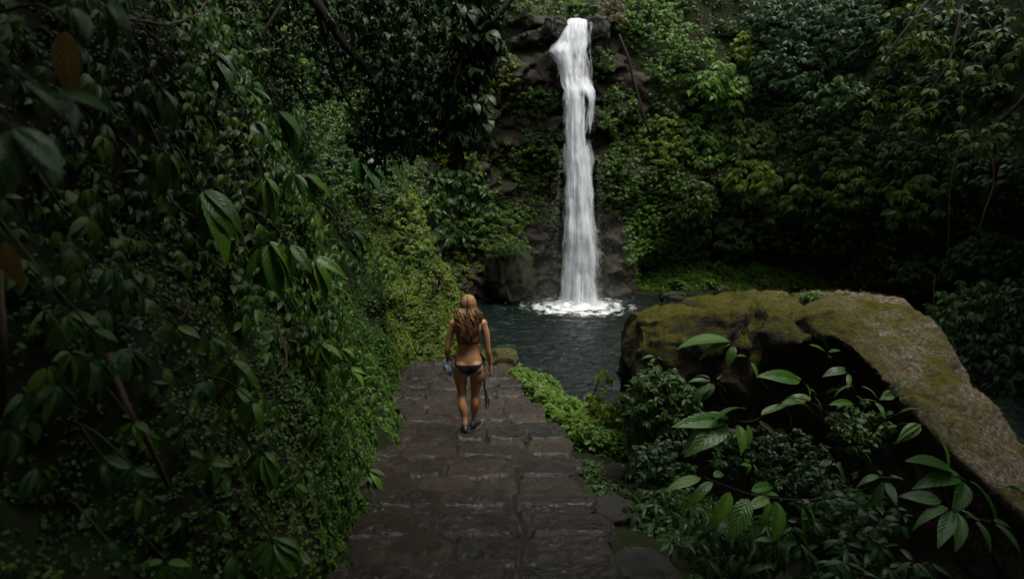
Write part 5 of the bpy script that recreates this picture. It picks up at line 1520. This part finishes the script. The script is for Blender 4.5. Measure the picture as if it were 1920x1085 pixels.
spray("three rounded leaves between the crossed stems and the pointed star", 4.4, (950, 760, .3), [[(950, 760, .3), (1010, 745, .1), (1060, 705, 0)], [(1060, 705, 0), (1120, 710, 0)]],
      [(1062, 702, 982, 725, -.05), (1070, 712, 1050, 835, -.15), (1075, 715, 1110, 810, -.15), (1085, 700, 1145, 718, -.05), (1060, 700, 1050, 680, .1)], G_VEIN_DARK)
spray("thin forked plant of narrow leaves below the russet leaf", 5.0, (860, 640, .2), [[(850, 700, .3), (865, 640, .1), (880, 640, 0), (935, 720, 0), (950, 740, 0)]],
      [(880, 640, 835, 670, -.05), (885, 645, 930, 715, -.1), (945, 735, 935, 825, -.1), (955, 738, 1010, 820, -.1), (870, 630, 860, 600, 0), (990, 610, 1035, 660, -.05), (985, 612, 1020, 605, 0)], G_VEIN_DARK)
spray("little sprig growing on the boulder's dark left face", 7.0, (235, 330, .2), [[(250, 370, .3), (225, 290, .05), (215, 255, 0)]],
      [(215, 255, 168, 262, -.05), (218, 258, 195, 292, -.08), (220, 258, 246, 268, -.05), (225, 295, 200, 330, -.05), (228, 300, 270, 330, -.05), (232, 310, 225, 335, -.1)], G_VEIN_DARK)
spray("dark shiny sprig on the boulder's shadowed front, left of the russet leaf", 6.2, (470, 420, .2), [[(480, 430, .3), (450, 370, .05), (425, 345, 0)]],
      [(430, 348, 345, 355, -.05), (432, 352, 365, 412, -.15), (436, 352, 412, 420, -.15), (440, 350, 480, 385, -.1), (425, 340, 370, 318, .05), (440, 340, 470, 330, 0)], G_VEIN_DARK)
spray("yellow green seedling deep under the arching branch", 5.2, (570, 720, .2), [[(585, 720, .2), (575, 660, 0)]],
      [(575, 658, 540, 665, -.05), (575, 655, 560, 695, -.05), (578, 655, 605, 690, -.08), (576, 650, 590, 635, 0), (575, 650, 550, 640, 0)], G_VEIN)
spray("dim leaf star in the shade at the foot of the steps, upper of the two", 4.7, (210, 900, .2), [[(215, 930, .2), (210, 870, 0)]],
      [(208, 868, 165, 855, -.05), (208, 870, 175, 895, -.08), (210, 872, 195, 918, -.1), (214, 870, 255, 850, -.05), (213, 870, 245, 885, -.05)], G_VEIN_DARK)
spray("dim leaf star in the shade at the foot of the steps, lower of the two", 4.3, (275, 1010, .2), [[(275, 1020, .2), (275, 945, 0)]],
      [(272, 942, 225, 945, -.05), (273, 944, 245, 985, -.1), (276, 946, 275, 1000, -.1), (278, 944, 310, 950, -.05), (277, 940, 300, 925, 0)], G_VEIN_DARK)
spray("leaf pair at the right edge above the lower star, on the boulder's slope", 3.6, (1593, 800, .3), [[(1640, 800, .2), (1560, 745, 0), (1520, 742, 0)]],
      [(1520, 742, 1500, 740, 0), (1530, 744, 1592, 760, -.1), (1540, 745, 1640, 740, -.05)], G_VEIN_DARK)

# leafy bushes rooted before the boulder: dark understorey
def bush(label, cx, cy, Y, r, n, mat, L, k=5, name="shrub", cat="shrub", tm=T_MID, droop=.5):
    c = at(cx, cy, Y)
    base = c + A_([0, .1, -r[2] * .9])
    t = thing(name, base, label, cat)
    u = nrm(R.normal(0, 1, (n, 3))) * (R.random((n, 1)) ** .35)
    P = c + u * A_(r)
    P = P[fbm(P * 3.0, 3, 270) > -.25]
    a = palm(P, u[:len(P)] * .5 + A_([0, -.6, .6]) + R.normal(0, .3, P.shape), k, L, droop, .5, .35)
    mb = MB()
    for j in range(0, len(P), max(1, len(P) // 14)):
        mb.tube(catmull([base + R.normal(0, .04, 3), (base + P[j]) / 2 + R.normal(0, .04, 3), P[j]], 5), np.linspace(.008, .003, 11), 5)
    mb.build("stem", STEM, t)
    leaves("foliage", tm, *a[:3], a[3], mat, t)
bush("dark small leaved shrub climbing the boulder's left corner", 1240, 760, 6.7, (.42, .22, .42), 300, G_DEEP, .085)
bush("scrubby dark shrub under the climbing one, at the boulder's foot", 1245, 868, 6.2, (.40, .25, .28), 190, G_PAINTED_SHADE, .075)
bush("fine dark undergrowth bush beneath the arching branch", 1440, 850, 5.9, (.55, .25, .30), 260, G_PAINTED_SHADE, .065)
bush("ragged undergrowth bush right of the yellow green seedling", 1520, 900, 5.6, (.40, .25, .22), 130, G_PAINTED_SHADE, .06)
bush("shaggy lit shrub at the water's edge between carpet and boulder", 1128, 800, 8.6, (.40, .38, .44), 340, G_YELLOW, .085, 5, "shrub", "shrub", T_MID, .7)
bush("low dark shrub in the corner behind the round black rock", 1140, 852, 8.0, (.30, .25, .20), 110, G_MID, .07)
bush("broad dark leaved undergrowth filling the shade under the pinnate branch", 1390, 1010, 5.0, (.55, .25, .22), 55, G_PAINTED_SHADE, .17, 4, "shrub", "shrub", T_FAN)
bush("dark leafy undergrowth left of the pinnate branch at the boulder's foot", 1240, 960, 5.7, (.38, .25, .22), 60, G_PAINTED_SHADE, .13, 4, "shrub", "shrub", T_FAN)
bush("dim undergrowth between the rounded leaves and the lower star", 1600, 970, 4.6, (.38, .22, .20), 90, G_PAINTED_SHADE, .09, 4)
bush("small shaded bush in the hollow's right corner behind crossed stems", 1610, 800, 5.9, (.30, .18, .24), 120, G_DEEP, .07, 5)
bush("dark undergrowth spilling along the bottom right corner", 1640, 1060, 4.2, (.50, .22, .16), 40, G_PAINTED_SHADE, .15, 4, "shrub", "shrub", T_FAN)
bush("big dark mound of leaves overhanging the water right beyond the boulder's slope", 1915, 640, 14.5, (1.7, 1.3, 1.5), 700, G_PAINTED_SHADE, .20, 5, "shrub", "shrub", T_MID, 1.0)
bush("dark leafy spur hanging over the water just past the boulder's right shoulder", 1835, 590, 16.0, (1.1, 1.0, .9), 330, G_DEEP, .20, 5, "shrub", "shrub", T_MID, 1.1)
bush("moss green creeper draped over the tall rock hump left of the fall's foot", 945, 458, 25.2, (1.05, .4, .45), 260, G_MID, .09, 5, "creeper", "creeper", T_SMALL, .8)
bush("little fern tuft on top of the boulder's crest", 1522, 553, 7.7, (.12, .08, .045), 26, G_MID, .08, 5, "fern", "fern", T_LONG, .3)
# the tall thin seedling with pale lobed leaves before the pool
base = at(1098, 830, 8.7)
t = thing("seedling", base, "tall thin seedling with pale lobed leaves standing before the pool", "plant")
pts = [base, at(1103, 770, 8.65), at(1116, 730, 8.6), at(1128, 702, 8.6), at(1131, 690, 8.6)]
mb = MB(); mb.tube(catmull(pts, 6), np.linspace(.010, .005, 25), 6)
nodes = []
for (px, py, k, l, a0, a1) in ((1131, 692, 5, .17, -150, -20), (1112, 738, 4, .17, -190, -60), (1120, 728, 4, .17, -90, 30), (1092, 780, 6, .14, -230, 50), (1128, 704, 3, .13, -190, -120), (1140, 706, 4, .16, -120, -20)):
    n0 = at(px, py, 8.58)
    mb.tube([at(px - (3 if px > 1100 else -8), py + 6, 8.62), n0], .004, 4)
    nodes.append((n0, fan(k, l, a0, a1)))
mb.build("stem", STEM, t)
blades("foliage", nodes, mat_leaf("pale_seedling_leaf", [(.07, .11, .015), (.12, .16, .02), (.17, .20, .03)], .5, trans=.35), t, T_MID)
